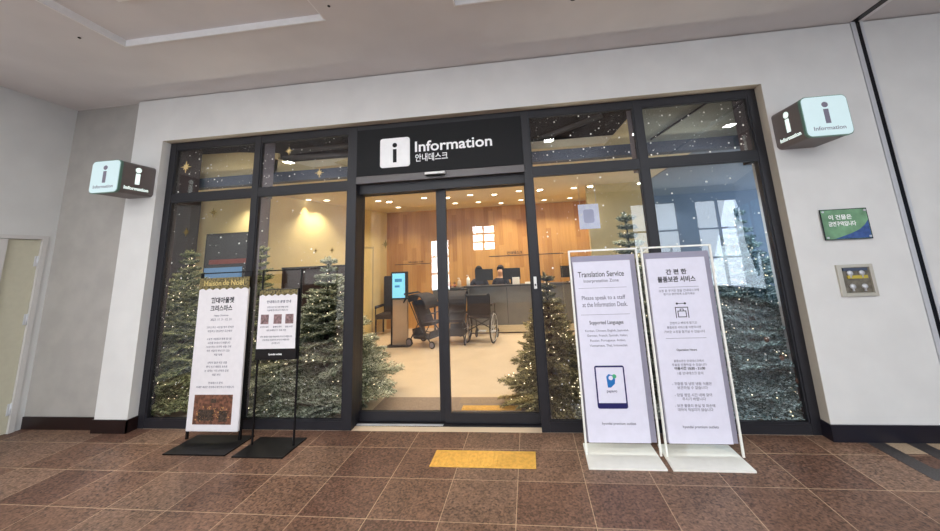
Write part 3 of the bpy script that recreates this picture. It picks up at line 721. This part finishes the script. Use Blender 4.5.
for i in range(7):  # row out of view, added to brighten the trees
    x = -3.9+i*1.28
    if i == 3: continue
    t = empty('downlight', (x, 1.0, HC), 'front row downlight over the Christmas trees', 'light', 'front row of downlights')
    MB().lathe([(.0015, -.006), (.055, -.006), (.06, 0), (.0015, 0)], (x, 1.0, HC), 16).build('lens', M['downlight'], t)
    l = bpy.data.lights.new('tree_spot', 'SPOT'); l.energy = 120; l.color = (1, .90, .72) if x < 2.5 else (.8, .93, 1.0); l.spot_size = radians(100); l.spot_blend = .6; l.shadow_soft_size = .05
    o = bpy.data.objects.new('tree_spot', l); COL.objects.link(o); o.parent = t; o.location = (0, 0, -.03); o.rotation_euler = (radians(-14), 0, 0)
for x in (-2.9, -1.75, 1.4, 2.75):  # lamps added to brighten the boards behind the upper panes
    t = empty('cove_lamp', (x, .33, 2.62), 'small linear lamp lying on the transom behind the upper panes', 'light', 'linear lamps on the transom')
    MB().box(x-.4, x+.4, .31, .35, 2.585, 2.60).build('housing', M['white'], t)
    l = bpy.data.lights.new('cove', 'AREA'); l.shape = 'RECTANGLE'; l.size = .8; l.size_y = .03; l.energy = 2.5; l.color = (1, .93, .78)
    o = bpy.data.objects.new('cove', l); COL.objects.link(o); o.parent = t; o.location = (0, 0, -.012); o.rotation_euler = (radians(180), 0, 0)
for x, y in ((-3.42, 2.72),):
    l = bpy.data.lights.new('wall_washer', 'SPOT'); l.energy = 34; l.color = (1, .82, .5); l.spot_size = radians(60); l.spot_blend = .5; l.shadow_soft_size = .03
    t = empty('downlight', (x, y, HC), 'small wall washing spot close to the cream side wall', 'light')
    MB().lathe([(.0015, -.006), (.04, -.006), (.045, 0), (.0015, 0)], (x, y, HC), 16).build('lens', M['downlight'], t)
    o = bpy.data.objects.new('wall_washer', l); COL.objects.link(o); o.parent = t; o.location = (0, 0, -.02)

# small door on the cream wall and lettering on the wood wall
def on_left(u, off):   # point at distance u along the slanting wall, off from its face
    a = Vector((-3.69, 2.05)); b = Vector((-2.84, YW)); d = (b-a).normalized(); n = Vector((d.y, -d.x)); p = a+d*u+n*off; return (p.x, p.y)
d4 = struct(empty('door_4', (*on_left(2.35, 0), 0)))
q = [on_left(1.9, 0), on_left(2.72, 0), on_left(2.72, .03), on_left(1.9, .03)]
q2 = [on_left(1.96, .03), on_left(2.66, .03), on_left(2.66, .04), on_left(1.96, .04)]
MB().prism(q, 'z', 0, 2.05).build('door_frame', mat('grey_beige', srgb(190, 172, 130), .6), d4)
MB().prism(q2, 'z', 0.02, 2.0).build('door_leaf', M['cream'], d4)
mb = MB(); mb.box(-2.62, -1.55, YW-.004, YW, 1.575, 1.59); text_into(mb, 'Information Desk', -2.25, -1.85, 1.60, 1.67, YW-.003, .02)
tag(mb.build('wall_lettering', M['ink']), 'small dark lettering line on the wood wall, seen through the left door', 'lettering')
mb = MB(); mb.box(-.15, .95, YW-.004, YW, 1.67, 1.69); text_into(mb, '안내데스크', .28, .72, 1.71, 1.79, YW-.003, .02); mb.box(1.1, 1.7, YW-.004, YW, 1.67, 1.69)
tag(mb.build('wall_lettering', M['ink']), 'small dark lettering line on the wood wall above the counter', 'lettering')

# wall screen far left
t = empty('wall_screen', (-4.42, 2.0, 1.8), 'dark wall screen with a red and blue picture behind the leftmost window', 'screen')
MB().box(-4.86, -3.99, 1.99, 2.03, 1.36, 2.30, bev=.005).build('bezel', M['rubber'], t)
MB().box(-4.83, -4.02, 1.985, 1.99, 1.40, 2.27).build('display', M['tvscreen'], t)
MB().box(-4.75, -4.02, 1.98, 1.985, 1.76, 1.84).build('red_band', M['tvred'], t)
MB().box(-4.83, -4.1, 1.98, 1.985, 1.5, 1.70).build('blue_band', M['tvblue'], t)
# dark partition behind the second window
t = empty('partition', (-2.75, 1.95, 0), 'low dark brown partition behind the Christmas trees', 'partition')
MB().box(-3.38, -2.15, 2.03, 2.09, .08, 1.62).build('panel', M['brown'], t)
MB().box(-3.38, -2.15, 2.01, 2.11, 1.62, 1.65).build('cap', M['joint'], t)
for x in (-3.36, -2.2): MB().box(x, x+.04, 1.95, 2.2, 0, .08).build('foot', M['blackmetal'], t)
# glowing sheet hung by the cream column in place of a reflected window
t = empty('hanging_poster', (2.0, 3.0, HC), 'pale lit poster hanging near the cream column', 'poster')
MB().box(1.815, 2.185, 2.99, 3.01, 2.09, 2.55).build('poster_sheet', mat('poster_sheet', srgb(220, 225, 245), .5, emit=srgb(215, 222, 250), estr=.45, noise=.08, scale=9), t)
MB().prism(rrect(1.90, 2.09, 2.2, 2.45, .04), 'y', 2.986, 2.989).build('poster_print', mat('poster_print', srgb(190, 195, 228), .5, emit=srgb(190, 195, 230), estr=.3), t)
for x in (1.85, 2.15): MB().tube([(x, 3, 2.55), (x, 3, HC)], .004, 6).build('hanging_wire', M['steel'], t)

# counter
t = empty('information_counter', (1.0, 4.75, 0), 'long grey information counter in front of the wood wall', 'counter')
MB().box(-.62, 2.3, 4.45, 4.52, .17, 1.0).box(-.62, -.56, 4.52, 4.68, .17, 1.0).build('front_panel', M['counter'], t)
MB().box(-.60, 2.28, 4.40, 4.68, .03, .17).build('plinth', M['plinth'], t)
MB().box(-.58, 2.25, 4.46, 4.66, 0, .03).build('toe_kick', M['rubber'], t)
MB().box(-.66, 2.32, 4.38, 4.70, 1.0, 1.035, bev=.005).build('worktop', M['countertop'], t)
for x in (.3, 1.2): MB().box(x-.004, x+.004, 4.446, 4.45, .2, .98).build('panel_joint', M['joint'], t)
t = empty('side_desk', (-.95, 4.4, 0), 'narrow dark grey desk on legs left of the counter', 'desk')
MB().box(-1.35, -.68, 4.15, 4.75, 1.0, 1.03, bev=.004).build('desktop', M['countertop'], t)
MB().box(-1.33, -.70, 4.17, 4.2, .78, 1.0).build('apron', M['counter'], t)
for x in (-1.30, -.74):
    for y in (4.2, 4.7): MB().box(x-.02, x+.02, y-.02, y+.02, 0, 1.0).build('leg', M['blackmetal'], t)

def monitor(x, y, z, rz, lab):
    t = empty('monitor', (x, y, z), lab, 'monitor', 'monitors on the counter')
    Rz = Matrix.Translation((x, y, z)) @ Matrix.Rotation(rz, 4, 'Z') @ Matrix.Translation((-x, -y, -z))
    MB().box(x-.21, x+.21, y-.012, y+.012, z+.1, z+.36, bev=.004, rot=Rz).build('screen', M['rubber'], t)
    MB().box(x-.02, x+.02, y-.03, y-.01, z+.012, z+.2, rot=Rz).build('neck', M['rubber'], t)
    MB().box(x-.10, x+.10, y-.07, y+.07, z, z+.012, bev=.003, rot=Rz).build('foot', M['rubber'], t)
monitor(-.22, 4.60, 1.035, .15, 'dark monitor on the counter between the two seated staff')
monitor(.42, 4.60, 1.035, -.2, 'dark monitor on the counter right of the seated staff')
monitor(1.75, 4.60, 1.035, 0, 'dark monitor at the right part of the counter, beside the tree')
def bottle(x, y, z, h, m, lab):
    t = empty('pump_bottle', (x, y, z), lab, 'bottle', 'pump bottles at the desks')
    MB().lathe([(.036, 0), (.042, .01), (.042, h*.65), (.03, h*.75), (.014, h*.8), (.014, h*.84)], (x, y, z), 16).build('body', m, t)
    MB().tube([(x, y, z+h*.84), (x, y, z+h), (x-.04, y-.01, z+h*.98)], .008, 8).build('pump', M['plastic'], t)
bottle(-.58, 4.5, 1.035, .24, M['plastic'], 'white pump bottle at the left end of the counter')
bottle(-.75, 4.3, 1.03, .2, M['kiosk'], 'beige pump bottle on the side desk')
t = empty('box', (.55, 4.52, 1.035), 'white upright box on the counter', 'box')
MB().box(.44, .60, 4.43, 4.5, 1.035, 1.19, bev=.003).build('carton', M['plastic'], t)
tag(MB().box(.72, .98, 4.42, 4.62, 1.035, 1.07, bev=.004).build('paper_stack', M['plastic']), 'low stack of white papers on the counter beside the box', 'papers')
tag(MB().box(-1.24, -1.12, 4.22, 4.28, 1.03, 1.17, bev=.003).build('leaflet_holder', M['plastic']), 'white leaflet holder at the left end of the side desk', 'leaflet holder')
for x, lab in ((-.98, 'small potted plant with reddish leaves, left one on the side desk'), (-.87, 'small potted plant with reddish leaves, right one on the side desk')):
    t = empty('potted_plant', (x, 4.35, 1.03), lab, 'plant', 'small plants on the side desk')
    MB().lathe([(.025, 0), (.035, .06), (.03, .06)], (x, 4.35, 1.03), 14).build('pot', M['pot'], t)
    mb = MB()
    for k in range(16):
        a = random.uniform(0, 2*pi); e = random.uniform(.5, 1.3); L = random.uniform(.05, .08)
        p = Vector((x, 4.35, 1.09)); d = Vector((cos(a)*cos(e), sin(a)*cos(e), sin(e)))*L; s2 = Vector((-sin(a), cos(a), 0))*.011
        mb._new([p, p+d*.5+s2, p+d, p+d*.5-s2], [[0, 1, 2, 3]])
    mb.build('leaves', M['leaf'], t)

# seated staff
def skin_mesh(name, verts, edges, radii, root=0, sub=2):
    me = bpy.data.meshes.new(name); me.from_pydata(verts, edges, []); o = bpy.data.objects.new(name, me); COL.objects.link(o)
    o.modifiers.new('s', 'SKIN'); me.skin_vertices or None
    for v, r in zip(me.skin_vertices[0].data, radii): v.radius = (r, r) if not isinstance(r, tuple) else r
    me.skin_vertices[0].data[root].use_root = True
    sb = o.modifiers.new('b', 'SUBSURF'); sb.levels = sub; sb.render_levels = sub
    dg = bpy.context.evaluated_depsgraph_get(); m2 = bpy.data.meshes.new_from_object(o.evaluated_get(dg))
    bpy.data.objects.remove(o); bpy.data.meshes.remove(me)
    for p in m2.polygons: p.use_smooth = True
    return m2
def staff(x, y, lab, turn, m_top, zs=.62):
    t = empty('person', (x, y, 0), lab, 'person')
    z0 = zs
    V = [(0, 0, z0), (0, .0, z0+.2), (0, -.01, z0+.42), (0, -.01, z0+.52), (0, -.01, z0+.585), (0, -.035, z0+.66), (0, -.03, z0+.75),
         (-.17, -.01, z0+.47), (-.21, -.04, z0+.22), (-.15, -.20, z0+.20), (-.10, -.27, z0+.24),
         (.17, -.01, z0+.47), (.21, -.04, z0+.22), (.15, -.20, z0+.20), (.10, -.27, z0+.24),
         (-.09, -.05, z0-.02), (-.12, -.26, z0-.04), (-.12, -.20, z0-.42), (-.12, -.27, z0-.46), (.09, -.05, z0-.02), (.12, -.26, z0-.04), (.12, -.20, z0-.42), (.12, -.27, z0-.46)]
    Ed = [(0, 1), (1, 2), (2, 3), (3, 4), (4, 5), (5, 6), (3, 7), (7, 8), (8, 9), (9, 10), (3, 11), (11, 12), (12, 13), (13, 14), (0, 15), (15, 16), (16, 17), (17, 18), (0, 19), (19, 20), (20, 21), (21, 22)]
    Rr = [(.16, .11), (.14, .10), (.15, .10), (.07, .07), .048, (.072, .085), (.070, .085), .06, .043, .035, .028, .06, .043, .035, .028, .085, .065, .045, .04, .085, .065, .045, .04]
    me = skin_mesh('body', V, Ed, Rr)
    Rz = Matrix.Rotation(turn, 4, 'Z'); me.transform(Rz)
    o = bpy.data.objects.new('body', me); COL.objects.link(o); o.parent = t; me.materials.append(M['skin']); me.materials.append(m_top)
    for p in me.polygons:
        c = p.center
        if c.z < z0+.545 and not (c.z < z0+.21 and (Rz.inverted() @ c).y < -.24 and c.z > z0+.06): p.material_index = 1
    hb = MB(); hb.ball((0, .0, z0+.745), .098, 3, (.95, 1.08, 1.12)); bm = hb.bm
    # hair cap with the face side left open
    dl_ = [v for v in bm.verts if v.co.y < -.055 and v.co.z < z0+.80]
    bmesh.ops.delete(bm, geom=dl_, context='VERTS')
    hb.ball((0, .075, z0+.68), .055, 2, (1.1, .7, 1.4))
    bmesh.ops.transform(bm, matrix=Rz, verts=bm.verts)
    me2 = bpy.data.meshes.new('hair'); bm.to_mesh(me2); bm.free(); me2.materials.append(M['hair'])
    h = bpy.data.objects.new('hair', me2); COL.objects.link(h); h.parent = t
    fb = MB(); fb.ball((0, -.128, z0+.70), .013, 1, (1, 1.3, 1.3)); fb.ball((-.03, -.112, z0+.725), .008, 1); fb.ball((.03, -.112, z0+.725), .008, 1)
    bmesh.ops.transform(fb.bm, matrix=Rz, verts=fb.bm.verts)
    me3 = bpy.data.meshes.new('face_features'); fb.bm.to_mesh(me3); fb.bm.free(); me3.materials.append(M['skin'])
    f = bpy.data.objects.new('face_features', me3); COL.objects.link(f); f.parent = t
    return t
def stool(x, y, lab):
    t = empty('stool', (x, y, 0), lab, 'chair')
    MB().lathe([(.03, 0), (.17, .0), (.18, .03), (.18, .06), (.16, .075), (.02, .08)], (x, y, .31), 20).build('seat', M['seatfab'], t)
    MB().tube([(x, y, .06), (x, y, .31)], .025, 12).build('column', M['steel'], t)
    MB().lathe([(.02, 0), (.2, 0), (.2, .02), (.04, .06)], (x, y, 0), 20).build('foot', M['steel'], t)
def stool(x, y, zs, lab):
    t = empty('stool', (x, y, 0), lab, 'chair', 'stools behind the counter')
    MB().lathe([(.03, 0), (.15, .0), (.16, .02), (.16, .045), (.14, .055), (.02, .055)], (x, y, zs-.145), 20).build('seat', M['seatfab'], t)
    MB().tube([(x, y, .04), (x, y, zs-.145)], .022, 12).build('column', M['steel'], t)
    MB().lathe([(.02, 0), (.15, 0), (.15, .015), (.04, .045)], (x, y, 0), 20).build('foot', M['steel'], t)
for x, lab, tu in ((-.40, 'person in dark uniform seated behind the counter, the left one of two', .25), (.14, 'person in dark uniform seated behind the counter, the right one of two', -.3)):
    staff(x, 5.03, lab, tu, M['uniform']); stool(x, 5.03, .60, 'round stool under the %s seated person' % ('left' if x < 0 else 'right'))
# ------------------------------------------------------------------ kiosk, wheelchairs, chair
t = empty('kiosk', (-1.86, 3.5, 0), 'slim standing kiosk with a bright blue screen behind the left door', 'kiosk')
MB().box(-2.08, -1.62, 3.36, 3.66, 0, .02, bev=.004).build('base_plate', M['blackmetal'], t)
MB().box(-1.99, -1.68, 3.48, 3.56, .02, .90, bev=.005).build('pedestal', M['kiosk'], t)
MB().box(-2.02, -1.99, 3.47, 3.57, .02, 1.42).build('side_rail', M['blackmetal'], t)
MB().box(-2.01, -1.67, 3.46, 3.54, .90, 1.45, bev=.006).build('housing', M['rubber'], t)
sc = MB().box(-1.985, -1.715, 3.455, 3.46, .93, 1.42).build('screen', M['screen'], t)
MB().box(-1.93, -1.78, 3.452, 3.455, 1.25, 1.31).box(-1.93, -1.83, 3.452, 3.455, 1.14, 1.18).build('screen_picture', mat('screen_ink', srgb(60, 140, 190), .4, emit=srgb(60, 140, 190), estr=.5), sc)

def wheelchair(x, y, rz, lab):
    t = empty('wheelchair', (x, y, 0), lab, 'wheelchair', 'dark wheelchairs parked beside the kiosk')
    R = Matrix.Translation((x, y, 0)) @ Matrix.Rotation(rz, 4, 'Z')
    def B(mb, nm, m):
        bmesh.ops.transform(mb.bm, matrix=R, verts=mb.bm.verts); return mb.build(nm, m, t)
    for sx in (-.27, .27):
        mb = MB(); mb.tube([(sx, .1+.29*cos(2*pi*k/28), .30+.29*sin(2*pi*k/28)) for k in range(28)], .014, 6, closed=True); w = B(mb, 'wheel', M['rubber'])
        mb = MB()
        for k in range(10): mb.tube([(sx, .1, .30), (sx, .1+.28*cos(2*pi*k/10), .30+.28*sin(2*pi*k/10))], .003, 4)
        mb.tube([(sx*1.08, .1+.25*cos(2*pi*k/24), .30+.25*sin(2*pi*k/24)) for k in range(24)], .007, 5, closed=True)
        mb.tube([(sx-.03, .1, .3), (sx+.03, .1, .3)], .02, 8)
        bmesh.ops.transform(mb.bm, matrix=R, verts=mb.bm.verts); mb.build('spokes', M['steel'], w)
        c = sx*.85
        mb = MB(); mb.tube([(c, -.38+.07*cos(2*pi*k/16), .08+.07*sin(2*pi*k/16)) for k in range(16)], .013, 6, closed=True); mb.tube([(c, -.38, .08), (c, -.36, .2)], .01); mb.tube([(c-.015, -.38, .08), (c+.015, -.38, .08)], .035, 10); B(mb, 'caster', M['rubber'])
        mb = MB(); mb.tube([(c, .22, .95), (c, .16, .92), (c, .14, .5), (c, .12, .3)], .012); mb.tube([(c, .14, .48), (c, -.34, .48), (c, -.40, .2), (c, -.52, .1)], .012); mb.tube([(c, .14, .7), (c, -.24, .7), (c, -.26, .48)], .010); mb.tube([(c, .12, .24), (c, -.36, .22)], .011)
        B(mb, 'side_frame', M['rubber'])
        mb = MB(); mb.tube([(c, .15, .92), (c, .30, .94)], .018, 8); B(mb, 'push_handle', M['rubber'])
        mb = MB(); mb.box(c-.03, c+.03, -.22, .08, .70, .73, bev=.008); B(mb, 'armrest', M['seatfab'])
        mb = MB(); mb.box(c*.25, c*.95, -.58, -.44, .09, .105); B(mb, 'footplate', M['steel'])
    mb = MB(); mb.box(-.22, .22, -.30, .12, .46, .51, bev=.012); B(mb, 'seat', M['seatfab'])
    mb = MB(); mb.box(-.22, .22, .12, .16, .52, .92, bev=.012); B(mb, 'backrest', M['seatfab'])
    mb = MB(); mb.tube([(-.22, 0, .24), (.22, 0, .46)], .010); mb.tube([(.22, 0, .24), (-.22, 0, .46)], .010); B(mb, 'cross_brace', M['rubber'])
wheelchair(-.20, 3.72, radians(172), 'dark wheelchair nearest the counter')
def stroller(x, y, rz, lab):
    t = empty('stroller', (x, y, 0), lab, 'stroller', 'dark strollers parked beside the kiosk')
    R = Matrix.Translation((x, y, 0)) @ Matrix.Rotation(rz, 4, 'Z')
    def B(mb, nm, m):
        bmesh.ops.transform(mb.bm, matrix=R, verts=mb.bm.verts); return mb.build(nm, m, t)
    for sx in (-.22, .22):
        for wy, wr in ((.28, .085), (-.28, .07)):
            mb = MB(); mb.tube([(sx, wy+wr*.8*cos(2*pi*k/18), wr+wr*.8*sin(2*pi*k/18)) for k in range(18)], wr*.2, 6, closed=True); w = B(mb, 'wheel', M['rubber'])
            mb = MB(); mb.tube([(sx-.02, wy, wr), (sx+.02, wy, wr)], wr*.65, 12); bmesh.ops.transform(mb.bm, matrix=R, verts=mb.bm.verts); mb.build('hub', M['fin'], w)
        mb = MB(); mb.tube([(sx, .28, .085), (sx, .05, .45), (sx, .34, .98), (sx, .40, 1.0)], .012); mb.tube([(sx, -.28, .07), (sx, .05, .45)], .012); mb.tube([(sx, -.18, .20), (sx, .2, .2)], .009)
        B(mb, 'side_frame', M['rubber'])
    mb = MB(); mb.tube([(-.22, .40, 1.0), (.22, .40, 1.0)], .018, 8); B(mb, 'handlebar', M['rubber'])
    mb = MB(); mb.prism([(-.26, .42), (.02, .38), (.24, .84), (.19, .87), (-.02, .45), (-.26, .48)], 'x', -.19, .19); B(mb, 'seat', M['seatfab'])
    mb = MB(); mb.prism([(-.18, .15), (.2, .15), (.24, .32), (.22, .33), (.18, .18), (-.17, .18), (-.20, .30), (-.22, .30)], 'x', -.18, .18); B(mb, 'basket', M['seatfab'])
    mb = MB(); pts = [(.22+.30*cos(a)-.05, .74+.26*sin(a)) for a in [radians(v) for v in range(20, 200, 15)]]; inn = [(.22+.28*cos(a)-.05, .74+.24*sin(a)) for a in [radians(v) for v in range(20, 200, 15)]][::-1]
    mb.prism(pts+inn, 'x', -.21, .21); B(mb, 'canopy', M['seatfab'])
    mb = MB(); mb.tube([(-.2, -.12, .62), (0, -.2, .62), (.2, -.12, .62)], .012); B(mb, 'bumper_bar', M['rubber'])
    return t
stroller(-1.27, 3.50, radians(68), 'dark stroller right beside the kiosk')
stroller(-.72, 3.70, radians(0), 'dark stroller behind the door stile, the second from the kiosk')
t = empty('armchair', (-2.55, 4.7, 0), 'black high-backed chair in the corner behind the kiosk', 'chair')
MB().box(-2.80, -2.35, 4.42, 4.9, .36, .47, bev=.03).build('seat', M['seatfab'], t)
MB().box(-2.78, -2.37, 4.86, 4.96, .45, 1.32, bev=.04).build('backrest', M['seatfab'], t)
for x in (-2.82, -2.37): MB().box(x, x+.05, 4.45, 4.9, .60, .66, bev=.012).build('armrest', M['seatfab'], t)
for x in (-2.78, -2.38):
    for y in (4.45, 4.87): MB().tube([(x, y, .0), (x, y, .38)], .02, 8).build('leg', M['blackmetal'], t)
for x in (-2.80, -2.35): MB().tube([(x+.0, 4.47, .40), (x, 4.47, .61)], .014).build('arm_post', M['blackmetal'], t)

# door mat and inner tactile strip
tag(MB().box(-1.05, .85, .55, .92, 0, .008, bev=.002).build('door_mat', M['mat']), 'flat brown grey mat just inside the sliding doors', 'mat')
tactile(-.02, .64, .555, .67, .008, 'yellow tactile strip lying inside the doors on the mat')
# white button box on the right door post
t = empty('access_button', (.875, .10, 1.38), 'small white access button box on the right door post', 'button')
MB().box(.865, .895, .085, .10, 1.32, 1.44, bev=.004).build('housing', M['plastic'], t)
MB().disc((.88, .083, 1.36), .009, 'y', .004, 12).build('button', M['rubber'], t)

# ------------------------------------------------------------------ star stickers
def star(x, y, z, r, m, lab, pts=8):
    p = []
    for k in range(pts*2):
        rr = r if k % 2 == 0 else r*.28
        if k % 4 == 2: rr = r*.62
        p.append((x+rr*sin(pi*k/pts), z+rr*cos(pi*k/pts)))
    c = MB(); c.prism(p, 'y', y-.004, y+.004)
    tag(c.build('star_decoration', m), lab, 'star', 'star decorations on the glass')
star(-2.865, .117, 2.335, .055, M['star'], 'dark star high on the leftmost window')
star(-3.20, .117, 2.12, .05, M['star'], 'dark star near the left edge of the leftmost window')
star(-3.30, .117, 2.93, .075, M['stargold'], 'gold star in the leftmost upper pane')
star(-1.53, .117, 2.72, .06, M['stargold'], 'small gold star low in the second upper pane')
star(-1.93, .117, 3.02, .05, M['stargold'], 'gold star at the upper left of the second upper pane')
star(-.79, YD+.015, 1.86, .05, M['star'], 'dark star on the left door leaf')
star(-1.535, .117, 1.82, .025, M['star'], 'tiny dark star on the second window, left of the pair')
star(-1.34, .117, 1.815, .032, M['star'], 'small dark star on the second window, right of the pair')

# ------------------------------------------------------------------ Christmas trees
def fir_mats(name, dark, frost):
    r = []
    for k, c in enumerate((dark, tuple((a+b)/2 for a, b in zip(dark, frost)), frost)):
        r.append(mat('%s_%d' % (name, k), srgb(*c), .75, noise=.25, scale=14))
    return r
rng = np.random.RandomState(3)
def branch(L):
    """one fir spray along +x: a stem, side twigs, needles as slim triangles; returns tris and shade index"""
    T, I = [], []
    def needles(p, d, ln, shade):
        n = max(6, int(ln/.0052)); d = d/np.linalg.norm(d)
        a = np.cross(d, [0, 0, 1.0]); a /= np.linalg.norm(a)+1e-9; b = np.cross(d, a)
        for i in range(n):
            s = i/n; q = p+d*ln*s; th = rng.uniform(0, 2*pi)
            o = (a*cos(th)+b*sin(th)*.7)*.8+d*.75; o /= np.linalg.norm(o)
            up = o[2] > .12
            nl = .046*(1-.45*s)*rng.uniform(.8, 1.2); w = np.cross(o, rng.normal(size=3)); w = w/(np.linalg.norm(w)+1e-9)*.0056
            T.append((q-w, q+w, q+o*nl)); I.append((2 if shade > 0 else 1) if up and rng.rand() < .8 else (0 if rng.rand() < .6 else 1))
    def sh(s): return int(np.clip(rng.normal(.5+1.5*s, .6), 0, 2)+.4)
    ax = np.array([1.0, 0, 0]); needles(np.zeros(3), ax, L, 1)
    k = max(4, int(L/.05))
    for i in range(k):
        s = .12+.85*i/k; p = ax*L*s
        for sd in (-1, 1):
            ln = (1-s)*L*.55+.05; d = np.array([.75, sd*.75, rng.uniform(-.12, .12)]); needles(p, d, ln, sh(s))
    T = np.array(T); 
    # droop: tips sag, then lift a little
    x = T[:, :, 0]/L; T[:, :, 2] -= .12*L*x*x
    return T, np.array(I)
def fir_tree(x, y, h, r, mats, lab, nl=120, wide=1.0, density=1.0):
    t = empty('christmas_tree', (x, y, 0), lab, 'Christmas tree', 'decorated Christmas trees behind the shop front')
    MB().tube([(x, y, 0), (x, y, h*.5), (x, y, h*.97)], [.045, .028, .006], 10).build('trunk', M['bark'], t)
    bank = {}
    VT, VI = [], []; tips = []
    nz = int(h/.10)
    for i in range(nz):
        s = i/(nz-1); z = .10+(h-.17)*s; R = r*(1-s)**1.05+.03; nb = max(5, int((18-11*s)*density)); ph = rng.uniform(0, 2*pi)
        for k in range(nb):
            a = ph+2*pi*k/nb+rng.uniform(-.18, .18); L = R*rng.uniform(.8, 1.12); key = round(L/.08)
            if (key, k % 2) not in bank: bank[(key, k % 2)] = branch(max(.08, key*.08))
            T, I = bank[(key, k % 2)]; el = rng.uniform(.0, .25)+.45*s
            ca, sa, ce, se = cos(a), sin(a), cos(el), sin(el)
            Ry = np.array([[ce, 0, -se], [0, 1, 0], [se, 0, ce]]); Rz = np.array([[ca, -sa, 0], [sa, ca, 0], [0, 0, 1]])
            tw = rng.uniform(-.4, .4); Rx = np.array([[1, 0, 0], [0, cos(tw), -sin(tw)], [0, sin(tw), cos(tw)]])
            Q = T @ (Rz @ Ry @ Rx).T
            Q[:, :, 2] += z
            Q[:, :, 2] = np.maximum(Q[:, :, 2], .012)
            inner = (Q[:, :, 0]+x > -1.20) & (Q[:, :, 0]+x < .96)
            outer = (Q[:, :, 0]+x > 3.24) | (Q[:, :, 0]+x < -3.50)
            inner |= outer
            lim = np.where(inner, .38, .150+.02*rng.rand())
            Q[:, :, 1] = np.maximum(Q[:, :, 1]+y, lim)-y
            VT.append(Q); VI.append(I); tips.append((ca*L*ce*.92, sa*L*ce*.92, z+L*se*.8))
    # leader
    T, I = branch(.16); Q = T @ np.array([[0, 0, 1], [0, 1, 0], [1, 0, 0]], float).T; Q[:, :, 2] += h-.14; VT.append(Q); VI.append(I)
    V = np.concatenate(VT); I = np.concatenate(VI); n = len(V)
    me = bpy.data.meshes.new('foliage'); me.vertices.add(3*n); me.vertices.foreach_set('co', V.reshape(-1).astype(np.float32))
    me.loops.add(3*n); me.loops.foreach_set('vertex_index', np.arange(3*n, dtype=np.int32))
    me.polygons.add(n); me.polygons.foreach_set('loop_start', np.arange(0, 3*n, 3, dtype=np.int32)); me.polygons.foreach_set('loop_total', np.full(n, 3, dtype=np.int32))
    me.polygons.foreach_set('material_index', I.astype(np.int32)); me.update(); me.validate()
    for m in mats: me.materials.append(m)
    o = bpy.data.objects.new('foliage', me); COL.objects.link(o); o.parent = t
    # fairy lights
    mb = MB()
    for k in range(nl):
        a, b, c = tips[rng.randint(len(tips))]; f = rng.uniform(.55, 1.02)
        if b > .25 and rng.rand() < .7: b = -b
        mb.ball((x+a*f, max(y+b*f, .38 if -1.2 < x+a*f < .96 or x+a*f > 3.24 or x+a*f < -3.5 else .15), max(.05, c+rng.uniform(-.04, .04))), rng.uniform(.004, .0065), 1)
    tag(mb.build('string_lights', M['fairy'], t), kind='stuff')
    return t
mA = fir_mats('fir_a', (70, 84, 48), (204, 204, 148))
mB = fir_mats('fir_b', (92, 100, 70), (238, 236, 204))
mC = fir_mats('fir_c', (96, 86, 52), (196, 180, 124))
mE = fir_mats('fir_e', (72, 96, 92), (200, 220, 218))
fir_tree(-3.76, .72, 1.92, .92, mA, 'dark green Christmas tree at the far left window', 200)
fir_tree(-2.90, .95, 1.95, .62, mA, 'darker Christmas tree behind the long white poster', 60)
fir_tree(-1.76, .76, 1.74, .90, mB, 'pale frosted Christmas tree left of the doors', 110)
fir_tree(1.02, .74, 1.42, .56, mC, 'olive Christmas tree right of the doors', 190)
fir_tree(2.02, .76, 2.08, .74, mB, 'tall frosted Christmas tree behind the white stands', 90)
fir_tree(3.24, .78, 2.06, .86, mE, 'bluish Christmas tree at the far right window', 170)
for (x, z, lab) in ((3.08, .62, 'pinecone low on the right tree, leftmost'), (3.18, .42, 'pinecone lowest on the right tree'), (2.98, .78, 'pinecone on the right tree, topmost'), (3.3, .60, 'pinecone on the right tree, rightmost')):
    tag(MB().ball((x, .155, z), .022, 2, (1, .8, 1.2)).build('pinecone', M['pinecone']), lab, 'pinecone', 'pinecones on the right tree')
